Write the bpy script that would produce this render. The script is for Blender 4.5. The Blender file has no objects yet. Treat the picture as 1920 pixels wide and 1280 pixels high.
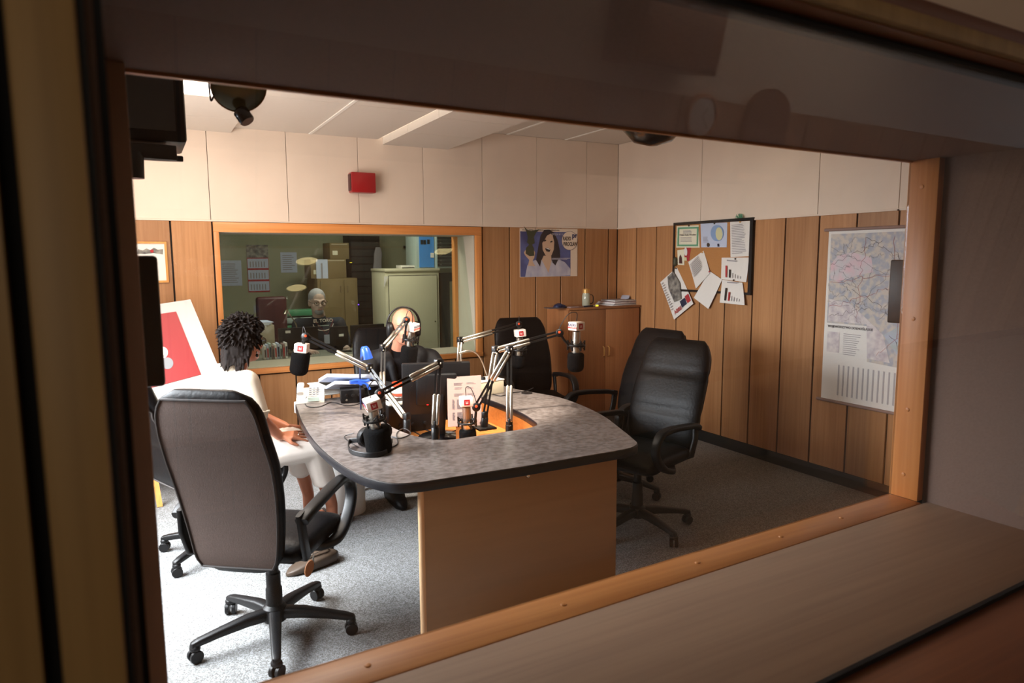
import bpy, bmesh, math, random
from mathutils import Vector, Matrix, Quaternion
rnd = random.Random(7)
SC = bpy.context.scene
COL = SC.collection
V = Vector
PI = math.pi

# ------------------------------------------------------------------ camera
F_PX, YAW, PITCH, ROLL = 1283.3, 0.49855, 0.11975, -0.00589
CAM = V((-4.4223, -5.8105, 1.65))
_f = V((math.sin(YAW)*math.cos(PITCH), math.cos(YAW)*math.cos(PITCH), -math.sin(PITCH)))
_r0 = V((math.cos(YAW), -math.sin(YAW), 0)); _u0 = _r0.cross(_f)
_r = math.cos(ROLL)*_r0 + math.sin(ROLL)*_u0
_u = -math.sin(ROLL)*_r0 + math.cos(ROLL)*_u0
cd = bpy.data.cameras.new('camera'); cam = bpy.data.objects.new('camera', cd); COL.objects.link(cam)
cd.sensor_width = 36; cd.sensor_fit = 'HORIZONTAL'; cd.lens = F_PX/1920*36
cd.clip_start = 0.02; cd.clip_end = 60
M = Matrix(((_r.x, _u.x, -_f.x, CAM.x), (_r.y, _u.y, -_f.y, CAM.y), (_r.z, _u.z, -_f.z, CAM.z), (0, 0, 0, 1)))
cam.matrix_world = M
cd.dof.use_dof = True; cd.dof.focus_distance = 4.6; cd.dof.aperture_fstop = 4.5
SC.camera = cam

def pt(px, py, x=None, y=None, z=None):
    """a point of the room: the sight line through a photograph pixel, at a chosen wall, depth or height"""
    d = _f + (px-960)/F_PX*_r - (py-640)/F_PX*_u
    for a, v in enumerate((x, y, z)):
        if v is not None:
            return CAM + d*((v-CAM[a])/d[a])

# ------------------------------------------------------------------ world, daylight, exposure
W = bpy.data.worlds.new('sky'); SC.world = W; W.use_nodes = True
W.node_tree.nodes['Background'].inputs[0].default_value = (0.62, 0.78, 1.0, 1)
W.node_tree.nodes['Background'].inputs[1].default_value = 1.0
SC.view_settings.view_transform = 'Standard'; SC.view_settings.look = 'None'
SC.view_settings.gamma = 1.0; SC.view_settings.use_curve_mapping = False
SC.view_settings.exposure = -0.1
SC.cycles.max_bounces = 8; SC.cycles.diffuse_bounces = 4; SC.cycles.glossy_bounces = 3
SC.cycles.transparent_max_bounces = 12; SC.cycles.caustics_reflective = False; SC.cycles.caustics_refractive = False
SC.cycles.use_denoising = True

def light(name, kind, loc, energy, color=(1, 1, 1), target=None, size=None, size_y=None, spot=None, blend=0.5, radius=None, spread=None):
    L = bpy.data.lights.new(name, kind); o = bpy.data.objects.new(name, L); COL.objects.link(o)
    L.energy = energy; L.color = color; o.location = loc
    if kind == 'AREA':
        L.shape = 'RECTANGLE'; L.size = size; L.size_y = size_y or size
    if spread: L.spread = spread
    if kind == 'SPOT':
        L.spot_size = spot; L.spot_blend = blend
    if radius is not None: L.shadow_soft_size = radius
    if target is not None:
        o.rotation_euler = (V(target)-V(loc)).to_track_quat('-Z', 'Y').to_euler()
    return o

# daylight through the window of the left wall, ceiling tubes, the dim rooms on both sides of the glass, and added fills
light('daylight', 'AREA', (-5.36, -2.1, 1.62), 265, (0.82, 0.91, 1.0), (-4.0, -2.15, 0.2), 1.9, 1.3, spread=math.radians(118))
light('upward_fill', 'AREA', (-5.35, -2.1, 1.60), 46, (1.0, 0.93, 0.87), (-3.9, -0.6, 2.5), 1.9, 1.3, spread=math.radians(120))  # added fill at the window, aimed up to brighten ceiling and back wall
light('tube_light', 'AREA', (-4.05, -1.55, 2.60), 34, (1.0, 0.90, 0.81), (-4.05, -1.55, 0), 0.5, 1.1)
light('control_room_lamp', 'AREA', (-4.9, -7.4, 2.1), 5, (1.0, 0.88, 0.70), (-4.5, -5.3, 1.45), 0.9, 0.14)
light('control_wall_fill', 'AREA', (-0.9, -6.9, 2.70), 18, (1.0, 0.86, 0.72), (-0.9, -7.7, 1.7), 2.6, 0.2)  # added fill, brightens the rear wall so the pane mirrors it
light('desk_downlight', 'SPOT', (-2.62, -2.78, 2.58), 800, (1.0, 0.93, 0.82), (-2.80, -1.88, 0.75), spot=math.radians(54), blend=0.5, radius=0.08)
light('back_room_lamp', 'AREA', (-2.5, 0.95, 2.5), 32, (1.0, 0.98, 0.90), (-2.5, 1.3, 0), 1.2, 0.5)
light('back_room_desk_glow', 'POINT', (-3.75, 1.0, 1.25), 2.5, (0.75, 0.9, 1.0), radius=0.12)

# ------------------------------------------------------------------ materials
def s(r, g, b):
    f = lambda c: (c/255/12.92) if c/255 <= 0.04045 else ((c/255+0.055)/1.055)**2.4
    return (f(r), f(g), f(b), 1)
MATS = {}
def mat(name, col, rough=0.6, metal=0.0, var=0.0, scale=(8, 8, 8), bump=0.0, col2=None, detail=4, spec=None, emit=None, estr=0, coat=0, sheen=0, lo=0.35, hi=0.65, alpha=None):
    """principled material; var / col2 give a noise-driven colour change, bump a fine relief"""
    if name in MATS: return MATS[name]
    m = bpy.data.materials.new(name); m.use_nodes = True; MATS[name] = m
    nt = m.node_tree; N = nt.nodes; Lk = nt.links; b = N['Principled BSDF']
    c = s(*col); b.inputs['Base Color'].default_value = c
    b.inputs['Roughness'].default_value = rough; b.inputs['Metallic'].default_value = metal
    if spec is not None: b.inputs['Specular IOR Level'].default_value = spec
    if coat: b.inputs['Coat Weight'].default_value = coat; b.inputs['Coat Roughness'].default_value = 0.15
    if sheen: b.inputs['Sheen Weight'].default_value = sheen
    if emit: b.inputs['Emission Color'].default_value = s(*emit); b.inputs['Emission Strength'].default_value = estr
    if var or col2 or bump:
        tc = N.new('ShaderNodeTexCoord'); mp = N.new('ShaderNodeMapping'); mp.inputs['Scale'].default_value = scale
        Lk.new(tc.outputs['Object'], mp.inputs['Vector'])
        nz = N.new('ShaderNodeTexNoise'); nz.inputs['Scale'].default_value = 1.0; nz.inputs['Detail'].default_value = detail
        Lk.new(mp.outputs[0], nz.inputs['Vector'])
        if var or col2:
            rp = N.new('ShaderNodeValToRGB'); Lk.new(nz.outputs[0], rp.inputs[0])
            rp.color_ramp.elements[0].position = lo; rp.color_ramp.elements[1].position = hi
            c2 = s(*col2) if col2 else tuple(min(1, x*(1+var)) for x in c[:3])+(1,)
            c1 = c if col2 else tuple(x*(1-var) for x in c[:3])+(1,)
            rp.color_ramp.elements[0].color = c1; rp.color_ramp.elements[1].color = c2
            Lk.new(rp.outputs[0], b.inputs['Base Color'])
        if bump:
            bp = N.new('ShaderNodeBump'); bp.inputs['Strength'].default_value = bump; bp.inputs['Distance'].default_value = 0.004
            Lk.new(nz.outputs[0], bp.inputs['Height']); Lk.new(bp.outputs[0], b.inputs['Normal'])
    return m

def wood(name, c1, c2, grain='z', rough=0.45, k=1.0, coat=0.0, per_obj=0.16):
    """veneer: long noise streaks along one axis, a slow tone drift and a tone of its own for each board"""
    if name in MATS: return MATS[name]
    m = bpy.data.materials.new(name); m.use_nodes = True; MATS[name] = m
    nt = m.node_tree; N = nt.nodes; Lk = nt.links; b = N['Principled BSDF']
    b.inputs['Roughness'].default_value = rough
    if coat: b.inputs['Coat Weight'].default_value = coat
    tc = N.new('ShaderNodeTexCoord'); oi = N.new('ShaderNodeObjectInfo')
    ad = N.new('ShaderNodeVectorMath'); ad.operation = 'ADD'
    cx = N.new('ShaderNodeCombineXYZ'); mm = N.new('ShaderNodeMath'); mm.operation = 'MULTIPLY'; mm.inputs[1].default_value = 37.0
    Lk.new(oi.outputs['Random'], mm.inputs[0])
    for i in range(3): Lk.new(mm.outputs[0], cx.inputs[i])
    Lk.new(tc.outputs['Object'], ad.inputs[0]); Lk.new(cx.outputs[0], ad.inputs[1])
    mp = N.new('ShaderNodeMapping'); sc = {'z': (60, 60, 1.6), 'x': (1.6, 60, 60), 'y': (60, 1.6, 60)}[grain]
    mp.inputs['Scale'].default_value = [v*k for v in sc]
    Lk.new(ad.outputs[0], mp.inputs['Vector'])
    nz = N.new('ShaderNodeTexNoise'); nz.inputs['Scale'].default_value = 1; nz.inputs['Detail'].default_value = 5; nz.inputs['Distortion'].default_value = 0.4
    Lk.new(mp.outputs[0], nz.inputs['Vector'])
    mp2 = N.new('ShaderNodeMapping'); mp2.inputs['Scale'].default_value = [v*0.12 for v in sc]
    Lk.new(ad.outputs[0], mp2.inputs['Vector'])
    nz2 = N.new('ShaderNodeTexNoise'); nz2.inputs['Scale'].default_value = 1; nz2.inputs['Detail'].default_value = 2
    Lk.new(mp2.outputs[0], nz2.inputs['Vector'])
    mx = N.new('ShaderNodeMix'); mx.data_type = 'FLOAT'; mx.inputs[0].default_value = 0.45
    Lk.new(nz.outputs[0], mx.inputs[2]); Lk.new(nz2.outputs[0], mx.inputs[3])
    rp = N.new('ShaderNodeValToRGB'); rp.color_ramp.elements[0].position = 0.34; rp.color_ramp.elements[1].position = 0.66
    rp.color_ramp.elements[0].color = s(*c1); rp.color_ramp.elements[1].color = s(*c2)
    Lk.new(mx.outputs[0], rp.inputs[0])
    hs = N.new('ShaderNodeHueSaturation')
    mr = N.new('ShaderNodeMapRange'); mr.inputs[3].default_value = 1-per_obj; mr.inputs[4].default_value = 1+per_obj
    Lk.new(oi.outputs['Random'], mr.inputs[0]); Lk.new(mr.outputs[0], hs.inputs['Value'])
    Lk.new(rp.outputs[0], hs.inputs['Color']); Lk.new(hs.outputs[0], b.inputs['Base Color'])
    bp = N.new('ShaderNodeBump'); bp.inputs['Strength'].default_value = 0.06; bp.inputs['Distance'].default_value = 0.002
    Lk.new(nz.outputs[0], bp.inputs['Height']); Lk.new(bp.outputs[0], b.inputs['Normal'])
    return m

def glass(name, tint=(1, 1, 1), refl=1.0, base=0.03):
    """thin pane: clear transmission plus a fresnel reflection"""
    m = bpy.data.materials.new(name); m.use_nodes = True; MATS[name] = m
    nt = m.node_tree; N = nt.nodes; Lk = nt.links; N.remove(N['Principled BSDF'])
    out = N['Material Output']; tr = N.new('ShaderNodeBsdfTransparent'); gl = N.new('ShaderNodeBsdfGlossy')
    tr.inputs[0].default_value = tint+(1,); gl.inputs['Roughness'].default_value = 0.0
    fr = N.new('ShaderNodeFresnel'); ge = N.new('ShaderNodeNewGeometry'); mr = N.new('ShaderNodeMapRange'); mr.inputs[3].default_value = 1.45; mr.inputs[4].default_value = 1/1.45
    Lk.new(ge.outputs['Backfacing'], mr.inputs[0]); Lk.new(mr.outputs[0], fr.inputs[0])
    mu = N.new('ShaderNodeMath'); mu.operation = 'MULTIPLY'; mu.inputs[1].default_value = refl; Lk.new(fr.outputs[0], mu.inputs[0])
    mx = N.new('ShaderNodeMixShader'); Lk.new(mu.outputs[0], mx.inputs[0]); Lk.new(tr.outputs[0], mx.inputs[1]); Lk.new(gl.outputs[0], mx.inputs[2])
    Lk.new(mx.outputs[0], out.inputs[0]); return m

def speckle(name, c1, c2, c3, scale):
    """short loop pile: small cells of three tones"""
    m = bpy.data.materials.new(name); m.use_nodes = True; MATS[name] = m; nt = m.node_tree; N = nt.nodes; Lk = nt.links; b = N['Principled BSDF']
    b.inputs['Roughness'].default_value = 0.95; b.inputs['Specular IOR Level'].default_value = 0.2
    tc = N.new('ShaderNodeTexCoord'); vo = N.new('ShaderNodeTexVoronoi'); vo.inputs['Scale'].default_value = scale; Lk.new(tc.outputs['Object'], vo.inputs['Vector'])
    sp = N.new('ShaderNodeSeparateColor'); Lk.new(vo.outputs['Color'], sp.inputs[0])
    rp = N.new('ShaderNodeValToRGB'); rp.color_ramp.elements[0].color = s(*c1); rp.color_ramp.elements[1].color = s(*c3); e = rp.color_ramp.elements.new(0.5); e.color = s(*c2)
    Lk.new(sp.outputs[0], rp.inputs[0]); Lk.new(rp.outputs[0], b.inputs['Base Color'])
wood('panel_wood', (152, 104, 64), (180, 131, 87), 'z', 0.42)
wood('frame_wood', (196, 122, 62), (222, 150, 86), 'z', 0.4)
wood('frame_wood_x', (190, 118, 60), (218, 148, 84), 'x', 0.4)
wood('cabinet_wood', (142, 92, 56), (170, 114, 72), 'z', 0.4)
wood('shelf_wood', (160, 96, 44), (194, 126, 62), 'x', 0.35)
wood('sill_wood', (150, 122, 102), (170, 140, 116), 'x', 0.6, per_obj=0.03)
wood('control_wood', (150, 118, 72), (178, 144, 92), 'z', 0.5)
wood('dark_wood', (104, 58, 34), (128, 76, 46), 'x', 0.45)
wood('easel_wood', (190, 128, 60), (216, 156, 84), 'z', 0.45)
wood('door_brown', (104, 62, 36), (128, 80, 48), 'z', 0.45)
mat('white_panel', (222, 204, 187), 0.75, var=0.03, scale=(3, 3, 3), bump=0.05)
mat('ceiling_tile', (214, 206, 196), 0.85, var=0.02, scale=(40, 40, 40), bump=0.1)
mat('ceiling_trim', (238, 236, 230), 0.5)
mat('gap_black', (16, 13, 12), 0.9)
mat('skirting', (9, 9, 11), 0.5)
speckle('carpet', (88, 87, 85), (120, 120, 119), (154, 156, 158), 230)
mat('reveal_cloth', (122, 98, 86), 0.9, var=0.05, scale=(160, 160, 160), bump=0.2)
mat('reveal_lightened', (214, 190, 174), 0.8)  # colour lightened in place of light bounced up from the sill
mat('reveal_grey', (188, 178, 160), 0.8)
mat('rubber', (14, 14, 16), 0.7)
mat('black_plastic', (9, 9, 11), 0.45, spec=0.35, bump=0.03, scale=(300, 300, 300))
mat('black_gloss', (10, 10, 12), 0.18)
mat('black_leather', (7, 7, 9), 0.42, bump=0.35, scale=(70, 70, 70), detail=6, spec=0.17)
mat('chair_fabric', (84, 70, 64), 0.9, var=0.12, scale=(220, 220, 220), bump=0.3)
mat('piping', (40, 34, 32), 0.6)
mat('foam', (9, 9, 10), 1.0, spec=0.1, bump=0.8, scale=(220, 220, 220), detail=2)
mat('chrome', (214, 208, 196), 0.22, 1.0)
mat('satin_metal', (190, 184, 172), 0.35, 1.0)
mat('dark_metal', (40, 38, 38), 0.4, 0.6)
mat('arm_black', (12, 11, 11), 0.4, 0.3)
mat('flag_white', (240, 226, 212), 0.35)
mat('flag_red', (176, 22, 30), 0.4)
mat('flag_blue', (30, 40, 90), 0.4)
mat('paper', (226, 222, 216), 0.8)
mat('paper_blue', (190, 200, 222), 0.8)
mat('paper_pink', (140, 114, 106), 0.8)
mat('paper_cream', (226, 220, 196), 0.8)
mat('ink', (70, 66, 72), 0.8)
mat('ink_light', (150, 146, 150), 0.8)
mat('ink_pale', (176, 172, 174), 0.8)
mat('ink_red', (170, 44, 50), 0.8)
mat('red_gloss', (150, 22, 28), 0.3)
mat('red_poster', (132, 8, 10), 0.5)
mat('orange_cap', (190, 62, 26), 0.4)
mat('white_plastic', (222, 218, 210), 0.4)
mat('beige_plastic', (196, 184, 160), 0.45)
mat('board_white', (168, 158, 152), 0.6)
mat('white_paint', (232, 232, 228), 0.4)
mat('desk_panel', (166, 132, 98), 0.4, var=0.04, scale=(2, 2, 30), bump=0.03)
mat('desk_cap', (232, 190, 146), 0.4)
mat('desk_edge', (18, 17, 22), 0.4)
mat('desk_top', (84, 76, 72), 0.34, col2=(114, 106, 102), scale=(34, 48, 34), detail=4, lo=0.38, hi=0.6)
mat('blue_plastic', (40, 84, 190), 0.3)
mat('navy', (24, 34, 64), 0.5)
mat('cork', (176, 122, 70), 0.95, var=0.15, scale=(160, 160, 160), bump=0.3)
mat('gold', (200, 150, 84), 0.35, 0.4)
mat('clear_bottle', (168, 170, 150), 0.15)
mat('cable', (16, 16, 18), 0.5)
mat('cable_grey', (120, 120, 122), 0.5)
mat('skin', (186, 124, 98), 0.5, var=0.05, scale=(20, 20, 20))
mat('skin_tan', (178, 112, 82), 0.5, var=0.05, scale=(20, 20, 20))
mat('skin_pale', (190, 164, 150), 0.5, var=0.05, scale=(20, 20, 20))
mat('lips', (150, 80, 74), 0.5)
mat('hair_brown', (14, 8, 6), 0.8, var=0.35, scale=(90, 90, 30), bump=0.5, spec=0.12)
mat('hair_grey', (150, 150, 152), 0.7, var=0.2, scale=(200, 200, 200), bump=0.5)
mat('blouse', (216, 202, 182), 0.75, bump=0.12, scale=(26, 26, 26))
mat('trousers', (226, 214, 204), 0.75, bump=0.15, scale=(22, 22, 30))
mat('jacket', (12, 12, 15), 0.7, spec=0.25, bump=0.35, scale=(26, 26, 26))
mat('tee_black', (8, 7, 9), 0.9, spec=0.1, bump=0.15, scale=(40, 40, 40))
mat('tee_navy', (30, 38, 48), 0.85, bump=0.15, scale=(40, 40, 40))
mat('sandal', (70, 56, 50), 0.5)
mat('eye_white', (230, 228, 222), 0.25)
mat('eye_dark', (26, 20, 18), 0.2)
mat('green_wall', (158, 160, 132), 0.85, var=0.04, scale=(2, 2, 2))
mat('grey_lino', (110, 112, 100), 0.7)
mat('steel_beige', (212, 206, 178), 0.45, var=0.03, scale=(2, 2, 2))
mat('cardboard', (126, 108, 74), 0.85, var=0.06, scale=(6, 6, 6))
mat('maroon', (70, 26, 30), 0.5, bump=0.2, scale=(40, 40, 40))
mat('server_blue', (70, 140, 214), 0.5)
mat('server_grey', (170, 186, 180), 0.45)
mat('server_dark', (34, 40, 40), 0.5)
mat('green_plastic', (70, 140, 100), 0.5)
mat('bag_brown', (62, 48, 36), 0.55, bump=0.2, scale=(60, 60, 60))
mat('tag_leather', (196, 132, 88), 0.5)
mat('map_paper', (200, 190, 180), 0.7, col2=(166, 170, 180), scale=(26, 26, 26), detail=10, lo=0.42, hi=0.58)
mat('map_pink', (216, 182, 190), 0.7, col2=(198, 196, 200), scale=(14, 14, 14), detail=8)
mat('map_green', (170, 184, 170), 0.7, col2=(176, 184, 206), scale=(14, 14, 14), detail=8)
mat('map_white', (222, 214, 210), 0.7, col2=(186, 176, 182), scale=(24, 24, 24), detail=9)
mat('poster_blue', (62, 66, 110), 0.5, col2=(92, 100, 150), scale=(6, 6, 6))
mat('poster_skin', (204, 170, 142), 0.5)
mat('poster_hair', (38, 34, 38), 0.5)
mat('poster_shirt', (196, 192, 200), 0.5, col2=(168, 166, 186), scale=(14, 14, 8))
mat('poster_paper', (226, 206, 184), 0.5)
mat('black_ink', (20, 18, 24), 0.6)
mat('olive', (60, 64, 44), 0.6)
mat('calendar_photo', (70, 70, 72), 0.5, col2=(150, 146, 136), scale=(26, 26, 26), detail=6)
mat('balloon_blue', (130, 160, 200), 0.5)
mat('balloon_yellow', (206, 204, 160), 0.5)
mat('cert_green', (96, 158, 124), 0.6)
mat('lamp_brass', (120, 84, 48), 0.3, 0.8)
mat('lamp_glass', (70, 66, 42), 0.15, 0.3)
mat('lamp_glow', (255, 240, 200), 0.5, emit=(255, 232, 170), estr=9.0)
mat('tube_glow', (255, 250, 240), 0.5, emit=(255, 246, 232), estr=6.0)
mat('strip_glow', (255, 250, 240), 0.5, emit=(255, 244, 230), estr=0.9)
mat('led_red', (255, 30, 30), 0.4, emit=(255, 20, 30), estr=3.0)
mat('led_violet', (120, 60, 255), 0.4, emit=(110, 60, 255), estr=4.0)
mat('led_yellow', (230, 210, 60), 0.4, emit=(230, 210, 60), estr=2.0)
mat('clock_face', (216, 212, 206), 0.4)
glass('pane_clear', (0.99, 0.98, 0.97), 0.75)
glass('pane_green', (0.91, 0.95, 0.92), 0.9)
glass('lens_glass', (0.92, 0.93, 0.93), 1.0)
# ------------------------------------------------------------------ mesh helpers
def perp(d):
    a = V((0, 0, 1)) if abs(d.z) < 0.9 else V((1, 0, 0))
    x = a.cross(d).normalized(); return x, d.cross(x).normalized()
def rotz(a): return Matrix.Rotation(a, 3, 'Z')

class G:
    def __init__(self): self.bm = bmesh.new()
    def face(self, vs):
        try: return self.bm.faces.new(vs)
        except ValueError: return None
    def box(self, c, size, rot=None):
        c = V(c); h = V(size)*0.5; v = []
        for z in (-1, 1):
            for y in (-1, 1):
                for x in (-1, 1):
                    p = V((x*h.x, y*h.y, z*h.z)); v.append(self.bm.verts.new(c+(rot @ p if rot else p)))
        for q in ((0, 2, 3, 1), (4, 5, 7, 6), (0, 1, 5, 4), (2, 6, 7, 3), (0, 4, 6, 2), (1, 3, 7, 5)): self.face([v[i] for i in q])
        return self
    def b(self, x0, x1, y0, y1, z0, z1): return self.box(((x0+x1)/2, (y0+y1)/2, (z0+z1)/2), (abs(x1-x0), abs(y1-y0), abs(z1-z0)))
    def loft(self, rings, cap=True, closed=True):
        R = [[self.bm.verts.new(V(p)) for p in r] for r in rings]; n = len(R[0])
        for a, b in zip(R, R[1:]):
            for i in range(n if closed else n-1):
                j = (i+1) % n; self.face((a[i], a[j], b[j], b[i]))
        if cap: self.face(list(reversed(R[0]))); self.face(R[-1])
        return self
    def cyl(self, p0, p1, r0, r1=None, n=16):
        p0, p1 = V(p0), V(p1); r1 = r0 if r1 is None else r1; d = (p1-p0).normalized(); x, y = perp(d)
        ring = lambda p, r: [p+(x*math.cos(2*PI*i/n)+y*math.sin(2*PI*i/n))*r for i in range(n)]
        return self.loft([ring(p0, r0), ring(p1, r1)])
    def tube(self, pts, r, n=8):
        pts = [V(p) for p in pts]; rr = r if isinstance(r, (list, tuple)) else [r]*len(pts)
        d = (pts[1]-pts[0]).normalized(); x, _ = perp(d); rings = []
        for i, p in enumerate(pts):
            t = (pts[min(i+1, len(pts)-1)]-pts[max(i-1, 0)]).normalized()
            x = (x-t*x.dot(t)); x = x.normalized() if x.length > 1e-6 else perp(t)[0]; y = t.cross(x)
            rings.append([p+(x*math.cos(2*PI*k/n)+y*math.sin(2*PI*k/n))*rr[i] for k in range(n)])
        return self.loft(rings)
    def band(self, pts, w, t, side, prof=None):
        """a strip swept along pts: w wide along side, t thick"""
        pts = [V(p) for p in pts]; side = V(side).normalized(); rings = []
        for i, p in enumerate(pts):
            d = (pts[min(i+1, len(pts)-1)]-pts[max(i-1, 0)]).normalized(); nrm = d.cross(side).normalized()
            ww = w[i] if isinstance(w, (list, tuple)) else w; tt = t[i] if isinstance(t, (list, tuple)) else t
            ring = []
            for k in range(12):
                a = 2*PI*(k+0.5)/12; ca, sa = math.cos(a), math.sin(a)
                ring.append(p+side*(ww/2*math.copysign(abs(ca)**0.5, ca))+nrm*(tt/2*math.copysign(abs(sa)**0.5, sa)))
            rings.append(ring)
        return self.loft(rings)
    def lathe(self, prof, c=(0, 0, 0), axis=(0, 0, 1), n=20):
        c = V(c); d = V(axis).normalized(); x, y = perp(d)
        return self.loft([[c+d*z+(x*math.cos(2*PI*i/n)+y*math.sin(2*PI*i/n))*max(r, 1e-4) for i in range(n)] for r, z in prof])
    def ell(self, c, rad, rot=None, n=16, m=10):
        c = V(c); rings = []
        for j in range(m+1):
            th = -PI/2+PI*j/m; cr = max(math.cos(th), 1e-3)
            rings.append([c+(rot @ V((rad[0]*cr*math.cos(2*PI*i/n), rad[1]*cr*math.sin(2*PI*i/n), rad[2]*math.sin(th))) if rot else V((rad[0]*cr*math.cos(2*PI*i/n), rad[1]*cr*math.sin(2*PI*i/n), rad[2]*math.sin(th)))) for i in range(n)])
        return self.loft(rings)
    def cap(self, p0, p1, r0, r1=None, n=14):
        """tapered capsule"""
        p0, p1 = V(p0), V(p1); r1 = r0 if r1 is None else r1; d = (p1-p0).normalized(); x, y = perp(d); rings = []
        ring = lambda p, r: [p+(x*math.cos(2*PI*i/n)+y*math.sin(2*PI*i/n))*r for i in range(n)]
        for j in range(5):
            a = -PI/2+PI/2*j/4; rings.append(ring(p0+d*(r0*math.sin(a)), max(r0*math.cos(a), r0*0.02)))
        for j in range(5):
            a = PI/2*j/4; rings.append(ring(p1+d*(r1*math.sin(a)), max(r1*math.cos(a), r1*0.02)))
        return self.loft(rings)
    def prism(self, poly, z0, z1):
        return self.loft([[V((x, y, z0)) for x, y in poly], [V((x, y, z1)) for x, y in poly]])
    def ring_plate(self, outer, inner, f0, f1):
        """plate with an opening: outer / inner are equal-length outlines, f0 / f1 map a 2-D point to the two faces"""
        n = len(outer); A = [self.bm.verts.new(f0(p)) for p in outer]; B = [self.bm.verts.new(f0(p)) for p in inner]
        C = [self.bm.verts.new(f1(p)) for p in outer]; D = [self.bm.verts.new(f1(p)) for p in inner]
        for i in range(n):
            j = (i+1) % n
            self.face((A[i], A[j], B[j], B[i])); self.face((C[j], C[i], D[i], D[j]))
            self.face((A[j], A[i], C[i], C[j])); self.face((B[i], B[j], D[j], D[i]))
        return self
    def xf(self, m):
        bmesh.ops.transform(self.bm, matrix=m, verts=self.bm.verts); return self
    def mesh(self, name, bev=0, seg=2, smooth=40, sub=0):
        bm = self.bm; bmesh.ops.recalc_face_normals(bm, faces=bm.faces)
        if bev:
            es = [e for e in bm.edges if len(e.link_faces) == 2 and e.calc_face_angle(0) > 0.7]
            bmesh.ops.bevel(bm, geom=es, offset=bev, segments=seg, profile=0.5, affect='EDGES', clamp_overlap=True)
        me = bpy.data.meshes.new(name); bm.to_mesh(me); bm.free()
        for p in me.polygons: p.use_smooth = True
        me.set_sharp_from_angle(angle=math.radians(smooth))
        return me

def put(name, me, material, parent=None):
    o = bpy.data.objects.new(name, me); COL.objects.link(o)
    if material and not me.materials: me.materials.append(MATS[material])
    if parent:
        o.parent = parent
        if parent.get('world_built'): o.matrix_parent_inverse = Matrix.Translation(-parent.location)
    return o
def part(name, g, material, parent=None, bev=0, smooth=40, seg=2, label=None, kind=None):
    o = put(name, g.mesh(name, bev, seg, smooth), material, parent)
    if label: o['label'] = label
    if kind: o['kind'] = kind
    return o
def tag(o, label, cat, group=None):
    o['label'] = label; o['category'] = cat
    if group: o['group'] = group
    return o
def thing(name, label, cat, loc=(0, 0, 0), rz=0, group=None, world=True):
    """an Empty at the base of a thing; world=True: its parts are given in room coordinates"""
    o = bpy.data.objects.new(name, None); COL.objects.link(o); o.empty_display_size = 0.05
    o.location = loc; o.rotation_euler = (0, 0, rz)
    if world: o['world_built'] = 1
    return tag(o, label, cat, group)
def struct(name, g, material, bev=0):
    o = part(name, g, material, None, bev); o['kind'] = 'structure'; return o
def copy_thing(root, loc, rz, label):
    r = root.copy(); COL.objects.link(r); r.location = loc; r.rotation_euler = (0, 0, rz); r['label'] = label
    for ch in list(root.children):
        c = ch.copy(); COL.objects.link(c); c.parent = r
        for gch in list(ch.children):
            d = gch.copy(); COL.objects.link(d); d.parent = c
    return r

def text_mesh(txt, size, origin, xdir, ydir, depth=0.0004, align='LEFT', bold=0.0, squeeze=1.0):
    cu = bpy.data.curves.new('lettering', 'FONT'); cu.body = txt; cu.size = size; cu.extrude = depth; cu.align_x = align; cu.offset = bold; cu.resolution_u = 2
    o = bpy.data.objects.new('tmp', cu); COL.objects.link(o)
    dg = bpy.context.evaluated_depsgraph_get(); me = bpy.data.meshes.new_from_object(o.evaluated_get(dg))
    bpy.data.objects.remove(o); bpy.data.curves.remove(cu)
    x = V(xdir).normalized(); y = V(ydir).normalized(); z = x.cross(y)
    me.transform(Matrix(((x.x*squeeze, y.x, z.x, origin[0]), (x.y*squeeze, y.y, z.y, origin[1]), (x.z*squeeze, y.z, z.z, origin[2]), (0, 0, 0, 1))))
    me.name = 'lettering'; me.materials.clear(); return me

class Sheet:
    """a frame on a flat print: (u, v) in metres from the lower-left corner, lift off the surface"""
    def __init__(self, o, xdir, ydir): self.o = V(o); self.x = V(xdir).normalized(); self.y = V(ydir).normalized(); self.n = self.x.cross(self.y)
    def p(self, u, v, k=0.0): return self.o+self.x*u+self.y*v+self.n*k
    def poly(self, pts, lift=0.001, t=0.0006):
        g = G(); g.loft([[self.p(u, v, lift) for u, v in pts], [self.p(u, v, lift+t) for u, v in pts]]); return g
    def rect(self, u0, u1, v0, v1, lift=0.001, t=0.0006): return self.poly([(u0, v0), (u1, v0), (u1, v1), (u0, v1)], lift, t)
    def disc(self, u, v, r, lift=0.001, n=24, ry=None): return self.poly([(u+r*math.cos(2*PI*i/n), v+(ry or r)*math.sin(2*PI*i/n)) for i in range(n)], lift)
    def lines(self, u0, u1, v0, v1, n, h, lift=0.001, ragged=0.3):
        g = G()
        for i in range(n):
            v = v1-(v1-v0)*(i+0.5)/n; e = u1-(u1-u0)*ragged*rnd.random()
            g.loft([[self.p(a, b, lift) for a, b in ((u0, v-h/2), (e, v-h/2), (e, v+h/2), (u0, v+h/2))], [self.p(a, b, lift+0.0005) for a, b in ((u0, v-h/2), (e, v-h/2), (e, v+h/2), (u0, v+h/2))]])
        return g
    def text(self, txt, size, u, v, lift=0.0015, align='LEFT', bold=0.0, squeeze=1.0): return text_mesh(txt, size, self.p(u, v, lift), self.x, self.y, align=align, bold=bold, squeeze=squeeze)

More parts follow.
